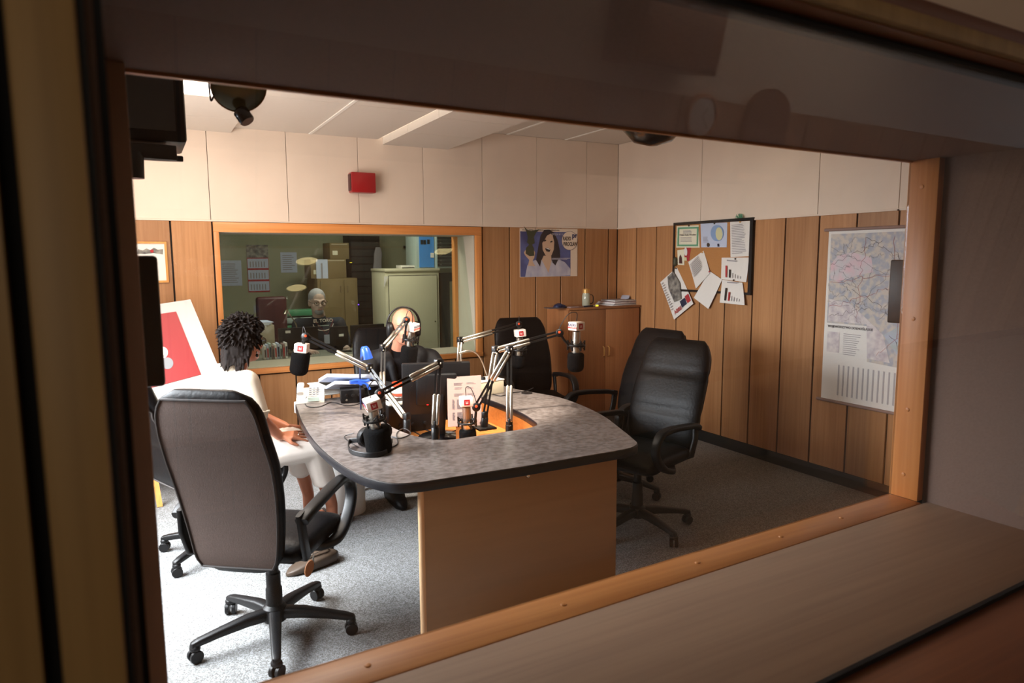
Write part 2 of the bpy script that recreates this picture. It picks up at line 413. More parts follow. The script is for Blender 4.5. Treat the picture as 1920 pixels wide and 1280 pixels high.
def remeshed(name, g, material, parent, voxel=0.008, smooth_it=6, label=None):
    """closed shapes fused into one continuous skin"""
    bm = g.bm; bmesh.ops.recalc_face_normals(bm, faces=bm.faces); me = bpy.data.meshes.new(name); bm.to_mesh(me); bm.free()
    o = bpy.data.objects.new('tmp', me); COL.objects.link(o)
    r = o.modifiers.new('r', 'REMESH'); r.mode = 'VOXEL'; r.voxel_size = voxel
    sm = o.modifiers.new('s', 'SMOOTH'); sm.iterations = smooth_it; sm.factor = 0.5
    dg = bpy.context.evaluated_depsgraph_get(); me2 = bpy.data.meshes.new_from_object(o.evaluated_get(dg)); me2.name = name
    bpy.data.objects.remove(o); bpy.data.meshes.remove(me)
    for p in me2.polygons: p.use_smooth = True
    ob = put(name, me2, material, parent)
    if label: ob['label'] = label
    return ob

# ------------------------------------------------------------------ the studio shell
WZ, CZ, XL, YN = 1.9526, 2.81, -5.4, -4.44        # wainscot top, ceiling, left wall, inner face of the near wall
struct('floor', G().b(XL-0.1, 0.1, YN, 0.02, -0.08, 0.0), 'carpet')
# back wall: dark backing with an opening for the studio window, veneer boards and white panels in front of it
BW = (-3.885, -1.58, 0.735)                         # window block of the back wall: x0, x1, lower edge
BO = (-3.845, -1.637, 0.778, 1.872)                 # its clear opening
def rect4(a, b, c, d): return [(a, c), (b, c), (b, d), (a, d)]
g = G().ring_plate(rect4(XL-0.1, 0.1, -0.05, CZ+0.15), rect4(BO[0]-0.012, BO[1]+0.012, BO[2]-0.012, BO[3]+0.012), lambda p: V((p[0], 0.014, p[1])), lambda p: V((p[0], 0.34, p[1])))
wall_back = struct('wall_back', g, 'gap_black')
def board_mesh(w, h, t=0.014): return G().b(-w/2, w/2, -t, 0, 0, h).mesh('board', 0.0015, 1)
_bm = {}
def board(parent, x, y, z, w, h, material, rz=0, name='board', t=0.014):
    k = (round(w, 3), round(h, 3), material, t)
    if k not in _bm: _bm[k] = board_mesh(w, h, t)
    o = put(name, _bm[k], material, parent); o.location = (x, y, z); o.rotation_euler = (0, 0, rz); return o
gp = 0.013; pitch = 0.2913
# boards right of the window block, left of it, and the short ones below it
edges = [0.0]+[-0.114-pitch*i for i in range(6)]
for a, b in zip(edges, edges[1:]): board(wall_back, (a+b)/2, 0.014, 0.09, a-b-gp, WZ-0.09, 'panel_wood')
edges = [-3.89-pitch*i for i in range(6)]
for a, b in zip(edges, edges[1:]): board(wall_back, (a+b)/2, 0.014, 0.09, a-b-gp, WZ-0.09, 'panel_wood')
edges = [-1.57-(3.89-1.57)/8*i for i in range(9)]
for a, b in zip(edges, edges[1:]): board(wall_back, (a+b)/2, 0.014, 0.09, a-b-gp, BW[2]-0.012-0.09, 'panel_wood')
edges = [0.0, -0.393]+[-0.393-0.584*i for i in range(1, 9)]
for a, b in zip(edges, edges[1:]): board(wall_back, (a+b)/2, 0.014, WZ+0.012, a-b-0.004, CZ-WZ-0.012, 'white_panel', name='panel')
part('ledge', G().b(XL, 0, -0.006, 0.014, WZ, WZ+0.012), 'white_panel', wall_back)
struct('baseboard_back', G().b(XL, 0, -0.008, 0.014, 0, 0.09), 'skirting')
# right wall
wall_right = struct('wall_right', G().b(0.014, 0.14, YN-0.9, 0.34, -0.05, CZ+0.15), 'gap_black')
edges = [0.0, -0.313]+[-0.313-0.301*i for i in range(1, 14)]
for a, b in zip(edges, edges[1:]): board(wall_right, 0.014, (a+b)/2, 0.096, a-b-gp, WZ-0.096, 'panel_wood', -PI/2)
edges = [0.0, -1.2, -2.4, -3.014, -3.6, -4.2]
for a, b in zip(edges, edges[1:]): board(wall_right, 0.014, (a+b)/2, WZ+0.012, a-b-0.004, CZ-WZ-0.012, 'white_panel', -PI/2, name='panel')
part('ledge', G().b(-0.006, 0.014, YN, 0, WZ, WZ+0.012), 'white_panel', wall_right)
struct('baseboard_right', G().b(-0.012, 0.014, YN, -0.0, 0, 0.096), 'skirting')
# left wall with the daylight window
wall_left = struct('wall_left', G().ring_plate(rect4(YN-0.9, 0.34, -0.05, CZ+0.15), rect4(-3.25, -0.95, 0.85, 2.35), lambda p: V((XL-0.014, p[0], p[1])), lambda p: V((XL-0.2, p[0], p[1]))), 'white_panel')
w1 = struct('window_1', G().ring_plate(rect4(-3.25, -0.95, 0.85, 2.35), rect4(-3.18, -1.02, 0.92, 2.28), lambda p: V((XL-0.03, p[0], p[1])), lambda p: V((XL-0.09, p[0], p[1]))), 'white_paint')
for i in range(3):
    part('pane', G().b(XL-0.062, XL-0.058, -3.18+i*0.72, -3.18+(i+1)*0.72, 0.92, 2.28), 'pane_clear', w1)
    if i: part('mullion', G().b(XL-0.09, XL-0.03, -3.21+i*0.72, -3.15+i*0.72, 0.92, 2.28), 'white_paint', w1)
# ceiling: upper field, a lower field on the left and two dropped panels
ceiling = struct('ceiling', G().b(XL-0.2, 0.14, YN-0.1, 0.34, CZ+0.02, CZ+0.16), 'white_panel')
def tile(x0, x1, y0, y1, z, h=0.02, m='ceiling_tile'): return part('tile', G().b(x0+0.002, x1-0.002, y0+0.002, y1-0.002, z, z+h), m, ceiling)
ys = [0.0, -1.2, -2.4, -3.6, YN]
for a, b in zip(ys, ys[1:]):
    for x0, x1 in ((-1.9, -1.3), (-1.3, -0.65), (-0.65, -0.0)): tile(x0, x1, b, a, CZ)
    for x0, x1 in ((-3.715, -3.12), (-3.12, -2.55), (-5.4, -4.31)): tile(x0, x1, b, a, 2.67, 0.15)
for x in (-3.12, -1.3, -0.65):
    part('seam_strip', G().b(x-0.011, x+0.011, YN, -0.01, (2.664 if x < -2 else CZ-0.006), (2.676 if x < -2 else CZ+0.006)), 'ceiling_trim', ceiling)
for x0, x1 in ((-4.31, -3.72), (-2.51, -1.9)):
    for a, b in ((0.0, -0.55), (-0.55, -1.2), (-2.15, -3.2), (-3.2, YN)) if x0 < -4 else ((0.0, -0.62), (-0.62, -1.25), (-1.25, -2.4), (-2.4, YN)): tile(x0, x1, b, a, 2.63, 0.18)
for lx, ly, lz, lab in ((-2.63, -1.96, 2.63, 'further one of two round ceiling lamps above the desk'), (-2.61, -2.81, 2.63, 'nearer one of two round ceiling lamps above the desk'), (-0.79, -2.06, CZ, 'round ceiling lamp above the right-hand chairs')):
    t = thing('ceiling_lamp', lab, 'lamp', (lx, ly, lz), group='round ceiling lamps')
    part('rim', G().lathe([(0.15, 0.0), (0.15, -0.02), (0.128, -0.024), (0.125, -0.01)], (lx, ly, lz), (0, 0, 1), 32), 'white_plastic', t)
    part('diffuser', G().lathe([(0.126, -0.012), (0.08, -0.03), (0.0003, -0.036)], (lx, ly, lz), (0, 0, 1), 32), 'lamp_glow', t)
part('light_slot', G().b(-2.55, -2.51, YN, 0.0, 2.69, 2.71), 'strip_glow', ceiling)
part('light_panel', G().b(-4.30, -3.73, -2.14, -1.21, 2.633, 2.66), 'tube_glow', ceiling)

# ------------------------------------------------------------------ back window and the room behind it
w2 = bpy.data.objects.new('window_2', None); COL.objects.link(w2); w2['kind'] = 'structure'
x0, x1, z0, z1 = BO
part('frame_rail', G().b(BW[0], BW[1], -0.012, 0.03, z1, WZ-0.004), 'frame_wood_x', w2, 0.002)
part('frame_rail', G().b(BW[0], BW[1], -0.02, 0.03, BW[2], z0), 'frame_wood_x', w2, 0.002)
part('frame_stile', G().b(BW[0], x0, -0.012, 0.03, z0, z1), 'frame_wood', w2, 0.002)
part('frame_stile', G().b(x1, BW[1], -0.012, 0.03, z0, z1), 'frame_wood', w2, 0.002)
# the front pane leans back twelve degrees, as studio glass does
ty = lambda z: 0.034+(z-z0)*math.tan(math.radians(12))
part('pane', G().loft([[V((x, ty(z)+d, z)) for x, z in ((x0, z0), (x1, z0), (x1, z1), (x0, z1))] for d in (0, 0.006)]), 'pane_green', w2)
RD = 0.46
part('reveal', G().b(x1-0.002, x1+0.012, 0.04, RD, z0, z1), 'reveal_grey', w2)
part('reveal', G().b(x0-0.012, x0+0.002, 0.04, RD, z0, z1), 'reveal_grey', w2)
part('reveal_head', G().b(x0, x1, 0.04, RD, z1-0.002, z1+0.012), 'reveal_grey', w2)
part('reveal_sill', G().b(x0, x1, 0.04, RD, z0-0.012, z0+0.002), 'reveal_grey', w2)
part('rear_stile', G().b(x1-0.035, x1, RD-0.05, RD+0.02, z0, z1), 'frame_wood', w2)
part('rear_pane', G().b(x0, x1, RD-0.02, RD-0.014, z0, z1), 'pane_clear', w2)
BY = 3.1
struct('wall_backroom_rear', G().b(-6.3, 1.2, BY, BY+0.1, -0.05, 2.75), 'green_wall')
struct('wall_backroom_left', G().b(-6.4, -6.3, 0.34, BY, -0.05, 2.75), 'green_wall')
struct('wall_backroom_right', G().b(1.2, 1.3, 0.34, BY, -0.05, 2.75), 'green_wall')
g = G().ring_plate(rect4(-6.4, 1.3, -0.05, 2.75), rect4(x0-0.013, x1+0.013, z0-0.013, z1+0.013), lambda p: V((p[0], 0.345, p[1])), lambda p: V((p[0], RD, p[1])))
struct('wall_backroom_window', g, 'green_wall')
struct('floor_backroom', G().b(-6.4, 1.3, 0.34, BY, -0.08, 0), 'grey_lino')
struct('ceiling_backroom', G().b(-6.4, 1.3, 0.34, BY, 2.7, 2.8), 'ceiling_tile')

# ------------------------------------------------------------------ the near wall: deep double window the picture is taken through
NA = math.radians(1.7); NO = V((-4.4205, -4.51, 0))
def nw(u, v, z): return NO+V((math.cos(NA)*u-math.sin(NA)*v, math.sin(NA)*u+math.cos(NA)*v, z))
NM = Matrix.Translation(NO) @ Matrix.Rotation(NA, 4, 'Z')
UW, SZ, TZ, VF = 2.20, 0.851, 1.955, -0.73          # opening width, sill, head, face towards the control room
g = G().ring_plate(rect4(-1.6, 4.9, -0.08, 3.0), rect4(-0.056, UW+0.04, SZ-0.03, TZ+0.02), lambda p: V((p[0], VF+0.016, p[1])), lambda p: V((p[0], 0.02, p[1]))).xf(NM)
wall_near = struct('wall_near', g, 'gap_black')
def npart(name, g, m, parent, bev=0): return part(name, g.xf(NM), m, parent, bev)
# studio face of the near wall
for u0, u1, a, b in ((-1.0, -0.06, 0.09, WZ), (UW+0.06, 4.42, 0.09, WZ), (-0.06, UW+0.06, 0.09, SZ-0.05)):
    n = max(1, round((u1-u0)/0.3)); st = (u1-u0)/n
    for i in range(n): npart('board', G().b(u0+i*st+0.006, u0+(i+1)*st-0.006, 0.02, 0.034, a, b), 'panel_wood', wall_near)
npart('panel', G().b(-1.0, 4.42, 0.02, 0.034, WZ+0.03, CZ), 'white_panel', wall_near)
w3 = bpy.data.objects.new('window_3', None); COL.objects.link(w3); w3['kind'] = 'structure'
npart('sill_strip', G().b(0.0, UW, -0.11, 0.0, SZ-0.028, SZ), 'frame_wood_x', w3, 0.002)
npart('sill_board', G().b(-0.039, UW+0.03, -0.546, -0.112, SZ-0.028, SZ-0.001), 'sill_wood', w3, 0.001)
npart('sill_board', G().b(-0.039, UW+0.03, VF-0.12, -0.556, SZ-0.03, SZ-0.006), 'dark_wood', w3, 0.002)
npart('side_stop', G().b(UW, UW+0.04, -0.095, 0.0, SZ, TZ), 'frame_wood', w3, 0.002)
npart('side_stop', G().b(-0.04, 0.0, -0.05, 0.0, SZ, TZ), 'reveal_lightened', w3, 0.002)
npart('head_stop', G().b(0.0, UW, -0.012, 0.0, TZ-0.006, TZ+0.02), 'frame_wood_x', w3)
npart('side_reveal', G().b(UW+0.03, UW+0.045, -0.72, -0.095, SZ-0.03, TZ+0.01), 'reveal_cloth', w3)
npart('side_reveal', G().b(-0.054, -0.039, -0.70, -0.05, SZ-0.03, TZ+0.01), 'reveal_cloth', w3)
npart('head_reveal', G().b(-0.04, UW+0.03, -0.70, -0.012, TZ, TZ+0.02), 'reveal_cloth', w3)
npart('pane', G().b(0.0, UW, -0.008, -0.002, SZ, TZ), 'pane_clear', w3)
# the second pane leans towards the control room; rubber seals hold it
def lean(z): return -0.548-0.142*(z-SZ)/(TZ-SZ)
g = G(); q = [(-0.039, SZ), (UW+0.03, SZ), (UW+0.03, TZ), (-0.039, TZ)]
g.loft([[V((u, lean(z), z)) for u, z in q], [V((u, lean(z)-0.006, z)) for u, z in q]])
npart('leaning_pane', g, 'pane_clear', w3)
npart('seal', G().b(-0.039, UW+0.03, -0.556, -0.546, SZ-0.03, SZ+0.003), 'rubber', w3)
npart('seal', G().b(-0.039, UW+0.03, -0.70, -0.672, TZ-0.012, TZ+0.02), 'rubber', w3)
for u in (-0.039, UW+0.03):
    g = G(); sgn = 1 if u < 0 else -1
    g.loft([[V((u, lean(SZ)-0.02, SZ)), V((u+0.006*sgn, lean(SZ)-0.02, SZ)), V((u+0.006*sgn, lean(SZ)+0.02, SZ)), V((u, lean(SZ)+0.02, SZ))], [V((u, lean(TZ)-0.02, TZ)), V((u+0.006*sgn, lean(TZ)-0.02, TZ)), V((u+0.006*sgn, lean(TZ)+0.02, TZ)), V((u, lean(TZ)+0.02, TZ))]])
    npart('seal', g, 'rubber', w3)
npart('outer_stop', G().b(-0.056, -0.0445, VF, -0.575, SZ-0.03, TZ), 'rubber', w3)
npart('outer_stop', G().b(UW+0.03, UW+0.05, VF, lean(TZ), SZ-0.03, TZ), 'dark_wood', w3)
npart('head_board', G().b(-0.04, UW+0.03, VF, -0.70, TZ-0.002, TZ+0.02), 'dark_wood', w3)
npart('casing', G().b(-0.0885, -0.0492, VF-0.012, VF+0.016, 0.5, TZ), 'control_wood', w3, 0.003)
npart('casing', G().b(UW+0.03, UW+0.09, VF-0.012, VF+0.016, 0.5, TZ), 'control_wood', w3, 0.003)
npart('head_casing', G().b(-0.0885, UW+0.09, VF-0.012, VF+0.016, TZ, TZ+0.022), 'control_wood', w3, 0.002)
npart('head_casing', G().b(-0.0885, UW+0.09, VF-0.008, VF+0.016, TZ+0.023, TZ+0.043), 'dark_wood', w3, 0.002)
for i, (u, z) in enumerate([(0.35, 0), (0.82, 0), (1.25, 0), (1.58, 0), (1.86, 0)]):
    npart('screw', G().lathe([(0.0, 0.003), (0.006, 0.002), (0.007, 0.0)][::-1], (u, -0.055, SZ)), 'frame_wood_x', w3)
for z in (0.93, 1.15, 1.45, 1.87):
    npart('screw', G().lathe([(0.007, 0), (0.006, 0.002), (0.0001, 0.003)], (UW, -0.045, z), (-1, 0, 0)), 'frame_wood', w3)
# control-room face: boards left and right of the casing, white panel above
u = -0.1005
while u > -1.2:
    npart('board', G().b(u-0.28, u, VF-0.004, VF+0.01, 0.09, WZ), 'control_wood', wall_near); u -= 0.292
u = UW+0.1
while u < 4.4:
    npart('board', G().b(u, u+0.28, VF-0.004, VF+0.01, 0.09, WZ), 'control_wood', wall_near); u += 0.292
npart('board', G().b(-0.05, UW+0.09, VF-0.004, VF+0.01, 0.09, SZ-0.04), 'control_wood', wall_near)
npart('panel', G().b(-1.4, 4.5, VF-0.003, VF+0.012, TZ+0.044, 2.75), 'white_panel', wall_near)
# control room behind the camera: what the leaning pane mirrors
RY = -7.7
struct('floor_control', G().b(-6.2, 6.0, RY, -5.2, -0.08, 0), 'grey_lino')
struct('ceiling_control', G().b(-6.2, 6.0, RY, -5.2, 2.75, 2.85), 'ceiling_tile')
wc = struct('wall_control_rear', G().b(-6.2, 6.0, RY-0.12, RY-0.014, -0.05, 2.85), 'gap_black')
for i in range(40): board(wc, -6.05+i*0.302, RY-0.014, 0.09, 0.288, WZ-0.09, 'panel_wood', PI)
part('panel', G().b(-6.2, 6.0, RY-0.014, RY, WZ, 2.75), 'white_panel', wc)
struct('wall_control_left', G().b(-6.3, -6.2, RY, -5.2, -0.05, 2.85), 'white_panel')
struct('wall_control_right', G().b(6.0, 6.1, RY, -5.2, -0.05, 2.85), 'white_panel')
# ------------------------------------------------------------------ the studio desk
def spline(pts, n=6, closed=False):
    """Catmull-Rom through the points"""
    P = [V(tuple(p)+(0,)) if len(p) == 2 else V(p) for p in pts]; out = []; m = len(P)
    for i in range(m if closed else m-1):
        a = P[(i-1) % m] if closed or i > 0 else P[0]; b = P[i]; c = P[(i+1) % m]; d = P[(i+2) % m] if closed or i+2 < m else P[-1]
        for k in range(n):
            t = k/n; out.append(0.5*((2*b)+(c-a)*t+(2*a-5*b+4*c-d)*t*t+(3*b-a-3*c+d)*t**3))
    if not closed: out.append(P[-1])
    return out
def offset_line(pts, d):
    out = []
    for i, p in enumerate(pts):
        t = (pts[min(i+1, len(pts)-1)]-pts[max(i-1, 0)]).normalized(); out.append(p+V((-t.y, t.x, 0))*d)
    return out
def strip_wall(pts, d, z0, z1):
    """an upright curved sheet along pts, d thick to the left of travel"""
    q = offset_line(pts, d); g = G()
    rings = [[V((a.x, a.y, z0)), V((b.x, b.y, z0)), V((b.x, b.y, z1)), V((a.x, a.y, z1))] for a, b in zip(pts, q)]
    return g.loft(rings)
outer = spline([(-3.585, -1.36), (-3.615, -1.55), (-3.665, -1.95), (-3.697, -2.4), (-3.69, -2.78), (-3.655, -3.03), (-3.60, -3.17), (-3.545, -3.235), (-3.46, -3.262)], 3)
outer += [V((-3.0, -3.287, 0))]+spline([(-2.50, -3.290), (-2.40, -3.281), (-2.325, -3.24), (-2.285, -3.16), (-2.2, -2.93), (-2.115, -2.68), (-2.06, -2.4), (-2.045, -2.1), (-2.10, -1.88), (-2.15, -1.7), (-2.2, -1.36)], 3)
inner = spline([(-3.20, -1.36), (-3.24, -1.75), (-3.265, -2.2), (-3.235, -2.5), (-3.16, -2.67), (-3.07, -2.715)], 4)+spline([(-2.66, -2.705), (-2.565, -2.67), (-2.52, -2.56), (-2.48, -2.3), (-2.48, -1.9), (-2.5, -1.36)], 4)
outline = outer+list(reversed(inner))
desk = thing('radio_desk', 'curved grey-topped studio desk with black edge and sunken wooden middle, microphones around it', 'desk', (-2.87, -2.4, 0))
part('edge_band', G().prism([(p.x, p.y) for p in outline], 0.708, 0.7485), 'desk_edge', desk, 0.003)
cen = V((-2.87, -2.2, 0))
lam = [p+(V((-2.87, p.y*0.5-1.2, 0))-p).normalized()*0.005 for p in outer]+[p-(V((-2.87, p.y*0.5-1.0, 0))-p).normalized()*0.003 for p in reversed(inner)]
part('desktop', G().prism([(p.x, p.y) for p in lam], 0.7486, 0.7515), 'desk_top', desk)
part('inner_wall', strip_wall(inner, -0.014, 0.60, 0.712), 'shelf_wood', desk)
ring = [p for p in inner if p.y < -1.62]
part('sunken_shelf', G().prism([(p.x*0.995-0.014, p.y) for p in ring], 0.585, 0.602), 'shelf_wood', desk)
part('tray_apron', strip_wall(offset_line(inner, -0.07), -0.012, 0.50, 0.708), 'white_paint', desk)
part('front_panel', G().b(-3.445, -2.455, -3.245, -3.225, 0.0, 0.708), 'desk_panel', desk, 0.001)
part('panel_cap', G().cyl((-3.452, -3.235, 0), (-3.452, -3.235, 0.708), 0.014, n=14), 'desk_cap', desk)
part('pedestal', G().cyl((-3.30, -1.44, 0), (-3.30, -1.44, 0.708), 0.125, n=28), 'white_paint', desk)
part('pedestal', G().cyl((-2.42, -1.44, 0), (-2.42, -1.44, 0.708), 0.125, n=28), 'white_paint', desk)
lk = pt(989, 891, y=-3.246)
part('lock', G().lathe([(0.010, 0), (0.010, 0.006), (0.007, 0.010), (0.0002, 0.011)], lk, (0, -1, 0)), 'chrome', desk)
part('cable_clip', G().b(-3.60, -3.565, -1.43, -1.40, 0.69, 0.76), 'white_plastic', desk, 0.004)
part('grommet', G().lathe([(0.038, 0), (0.038, 0.004), (0.03, 0.005), (0.0002, 0.005)], pt(988, 737, z=0.752)), 'dark_metal', desk)
SH = 0.602                                            # height of the sunken shelf

# ------------------------------------------------------------------ office chairs (forward = +y, hub at the origin)
def sring(c, ax, ay, a, b, n=28, e=0.55):
    r = []
    for i in range(n):
        t = 2*PI*i/n; ca, sa = math.cos(t), math.sin(t)
        r.append(V(c)+ax*(a*math.copysign(abs(ca)**e, ca))+ay*(b*math.copysign(abs(sa)**e, sa)))
    return r
def chair(name, label, fabric=False, tucks=True, base_rot=0.3, wide=1.0, lever=False):
    t = thing(name, label, 'chair', group='office chairs of the studio', world=False)
    shell = 'black_plastic'
    part('hub', G().lathe([(0.05, 0.075), (0.055, 0.09), (0.05, 0.135), (0.034, 0.15)]), shell, t)
    g0 = G().cyl((0, 0, 0.14), (0, 0, 0.30), 0.033, 0.031).cyl((0, 0, 0.29), (0, 0, 0.42), 0.022)
    part('column', G().lathe([(0.036, 0.13), (0.035, 0.22), (0.031, 0.225), (0.031, 0.29), (0.024, 0.295), (0.024, 0.43)]), 'black_plastic', t)
    g0.bm.free()
    lg = G(); X, Zv = V((0, 1, 0)), V((0, 0, 1))
    lg.loft([sring((r, 0, z), X, Zv, w, h, 16) for r, z, w, h in ((0.03, 0.108, 0.028, 0.026), (0.12, 0.108, 0.026, 0.024), (0.24, 0.094, 0.021, 0.018), (0.315, 0.082, 0.019, 0.016), (0.345, 0.076, 0.016, 0.012), (0.352, 0.073, 0.006, 0.005))])
    lm = lg.mesh('leg'); cg = G().ell((0, 0, 0.06), (0.026, 0.022, 0.018), n=12, m=6)
    for sx in (-1, 1): cg.cyl((0.016*sx-0.010*sx, 0, 0.027), (0.016*sx+0.008*sx, 0, 0.027), 0.027, n=18)
    cg.cyl((0, 0, 0.05), (0, 0, 0.085), 0.007, n=8)
    cm = cg.mesh('caster', 0.003, 1)
    for i in range(5):
        a = base_rot+2*PI*i/5
        l = put('leg', lm, shell, t); l.rotation_euler = (0, 0, a)
        c = put('caster', cm, shell, t); c.location = (0.333*math.cos(a), 0.333*math.sin(a), 0); c.rotation_euler = (0, 0, a+0.9+i)
    part('tilt_mechanism', G().box((0, -0.01, 0.418), (0.16, 0.24, 0.05)), shell, t, 0.012)
    if lever: part('lever', G().tube([(0.05, 0.02, 0.415), (0.2, 0.03, 0.41), (0.27, 0.035, 0.405)], 0.006), shell, t)
    # seat
    cover = 'chair_fabric' if fabric else 'black_leather'
    rings = []
    for k in range(13):
        f = k/12; y = -0.235+0.485*f; end = min(1, min(f, 1-f)*6)**0.45
        rings.append(sring((0, y, 0.474-0.028*max(0, f-0.7)*3), V((1, 0, 0)), Zv, wide*0.25*(0.86+0.14*end), 0.052*(0.35+0.65*end), 28, 0.5))
    part('seat', G().loft(rings), 'black_leather', t, smooth=60)
    part('seat_pan', G().box((0, 0.0, 0.437), (0.40*wide, 0.40, 0.016)), shell, t, 0.006)
    # backrest
    rings = []; pans = []
    up = V((0, -0.28, 0.96)).normalized(); nrm = V((0, -0.96, -0.28)).normalized()
    if fabric: up = V((0, -0.19, 0.98)).normalized(); nrm = V((0, -0.98, -0.19)).normalized()
    for k in range(27):
        f = k/26; h = (0.79 if fabric else 0.72)*f; bow = -0.05*math.sin(PI*min(1, f*1.3))*0.5
        c = V((0, -0.245, 0.415 if fabric else 0.445))+up*h+nrm*(bow+0.03*f*f)
        end = min(1, min(f*1.15, (1-f))*7)**0.5
        if fabric: q_ = min(1, min(f*1.3, 1-f)/0.15); end = math.sqrt(max(0, 1-(1-q_)**2))
        w = wide*(0.205+0.045*math.sin(PI*min(1, 0.15+f*0.75)))*(0.80+0.20*end)
        if fabric: w = wide*(0.205+0.045*math.sin(PI*min(1, 0.15+f*0.75)))*(0.60+0.40*end)*(0.77+0.15*min(1, f*1.6))
        th = (0.034 if fabric else 0.046)*(0.35+0.65*end)
        if tucks: th *= 1-0.30*(math.exp(-((f-0.36)/0.022)**2)+math.exp(-((f-0.70)/0.022)**2))
        rings.append(sring(c, V((1, 0, 0)), nrm, w, th, 36, 0.62)); pans.append((c, w, th))
    part('backrest', G().loft(rings), 'black_leather', t, smooth=70)
    # rear cover panel of the backrest with its piping
    g = G(); A, B = [], []; pipe = []
    sel = pans[1:-1]
    for c, w, th in sel:
        ring = []
        for i in range(13):
            u = -0.93+1.86*i/12; ring.append(c+V((1, 0, 0))*(u*w)+nrm*(th*(0.90+0.14*(1-abs(u)**4))))
        A.append(ring)
    g.loft([a+[p-nrm*0.02 for p in reversed(a)] for a in A])
    bp = part('back_cover', g, 'chair_fabric' if fabric else 'black_leather', t, smooth=60)
    edge = [a[0] for a in A]+A[-1][1:-1]+[a[-1] for a in reversed(A)]+list(reversed(A[0]))[1:]
    part('piping', G().tube([p+nrm*0.001 for p in edge], 0.005, 6), 'piping', bp)
    # arms
    for sx in (-1, 1):
        x = sx*0.272*wide
        arm = spline([(x*0.80, -0.02, 0.428), (x*0.98, 0.06, 0.43), (x, 0.16, 0.465), (x, 0.235, 0.54), (x, 0.245, 0.61), (x, 0.19, 0.668), (x, 0.08, 0.678), (x, -0.08, 0.665), (x, -0.19, 0.652), (x*0.97, -0.245, 0.63)], 4)
        part('armrest', G().band(arm, 0.054, 0.034, (1, 0, 0)), shell, t, smooth=60)
        part('arm_bracket', G().band([(x*0.93, -0.235, 0.66), (x*0.95, -0.225, 0.56), (x*0.93, -0.19, 0.46), (x*0.7, -0.12, 0.43)], 0.05, 0.022, (0, 1, 0.2)), shell, t, smooth=60)
    return t
def aim(fx, fy): return math.atan2(-fx, fy)
c_fg = chair('office_chair', 'office chair with brown-grey fabric back turned to the glass, nearest in the picture', fabric=True, tucks=False, base_rot=0, lever=True)
c_fg.location = (-3.98, -2.79, 0); fgr = aim(0.60, 0.80); c_fg.rotation_euler = (0, 0, fgr)
for ch in c_fg.children:
    if ch.name.split('.')[0] in ('leg', 'caster'):
        pass
c_b = chair('leather_chair', 'black leather office chair, nearer of the two right of the desk', base_rot=0)
c_b.location = (-1.81, -2.61, 0); c_b.rotation_euler = (0, 0, aim(-0.95, -0.31))
c_a = copy_thing(c_b, (-1.50, -1.98, 0), aim(-0.99, -0.12), 'black leather office chair standing behind another chair right of the desk')
c_w = copy_thing(c_b, (-4.09, -1.72, 0), aim(0.93, 0.36), 'black leather office chair that the woman in white sits on')
c_m = copy_thing(c_b, (-2.80, -1.12, 0), aim(-0.05, -1), 'black office chair behind the bald man with headphones')
c_k = copy_thing(c_b, (-1.55, -0.93, 0), aim(-0.22, -0.97), 'empty black office chair between back window and wooden cabinet')
for ch in c_w.children:                               # her near armrest sits lower, beside the thigh
    if ch.name.split('.')[0] in ('armrest', 'arm_bracket') and sum(v.co.x for v in ch.data.vertices) > 0: ch.location.z -= 0.10
def set_base(t, world_angle):
    for ch in t.children:
        nm = ch.name.split('.')[0]
        if nm in ('leg', 'caster'):
            loc = ch.location.copy(); R = Matrix.Rotation(world_angle-t.rotation_euler.z, 3, 'Z')
            ch.location = R @ loc; ch.rotation_euler.z += world_angle-t.rotation_euler.z
set_base(c_fg, math.atan2(-0.32, -0.05)); set_base(c_b, math.atan2(-0.333, 0.0)); set_base(c_a, 0.05); set_base(c_w, math.atan2(-0.165, -0.18)); set_base(c_k, 0.4)
# key ring with a leather tag hanging from the lever of the near chair
kr = pt(582, 1040, y=-2.62); kt = thing('key_ring', 'key ring with tan leather tag hanging under the nearest chair', 'key ring', kr)
part('ring', G().tube([kr+V((0.014*math.cos(a), 0.003, 0.014*math.sin(a))) for a in [2*PI*i/16 for i in range(17)]], 0.0018, 6), 'chrome', kt)
part('chain', G().tube([kr+V((0, 0, 0.10)), kr+V((0.001, 0, 0.05)), kr+V((0, 0, 0.012))], 0.003, 6), 'chrome', kt)
part('tag', G().lathe([(0.0002, -0.004), (0.02, -0.004), (0.022, 0), (0.02, 0.004), (0.0002, 0.004)], (0, 0, 0), (0.1, -0.85, 0.2)).xf(Matrix.Translation(kr+V((-0.008, 0, -0.065))) @ Matrix.Rotation(0.35, 4, 'Y') @ Matrix.Diagonal((1.0, 1, 1.9, 1))), 'tag_leather', kt)
part('key', G().box(kr+V((0.014, 0.006, -0.03)), (0.008, 0.002, 0.05)), 'chrome', kt)
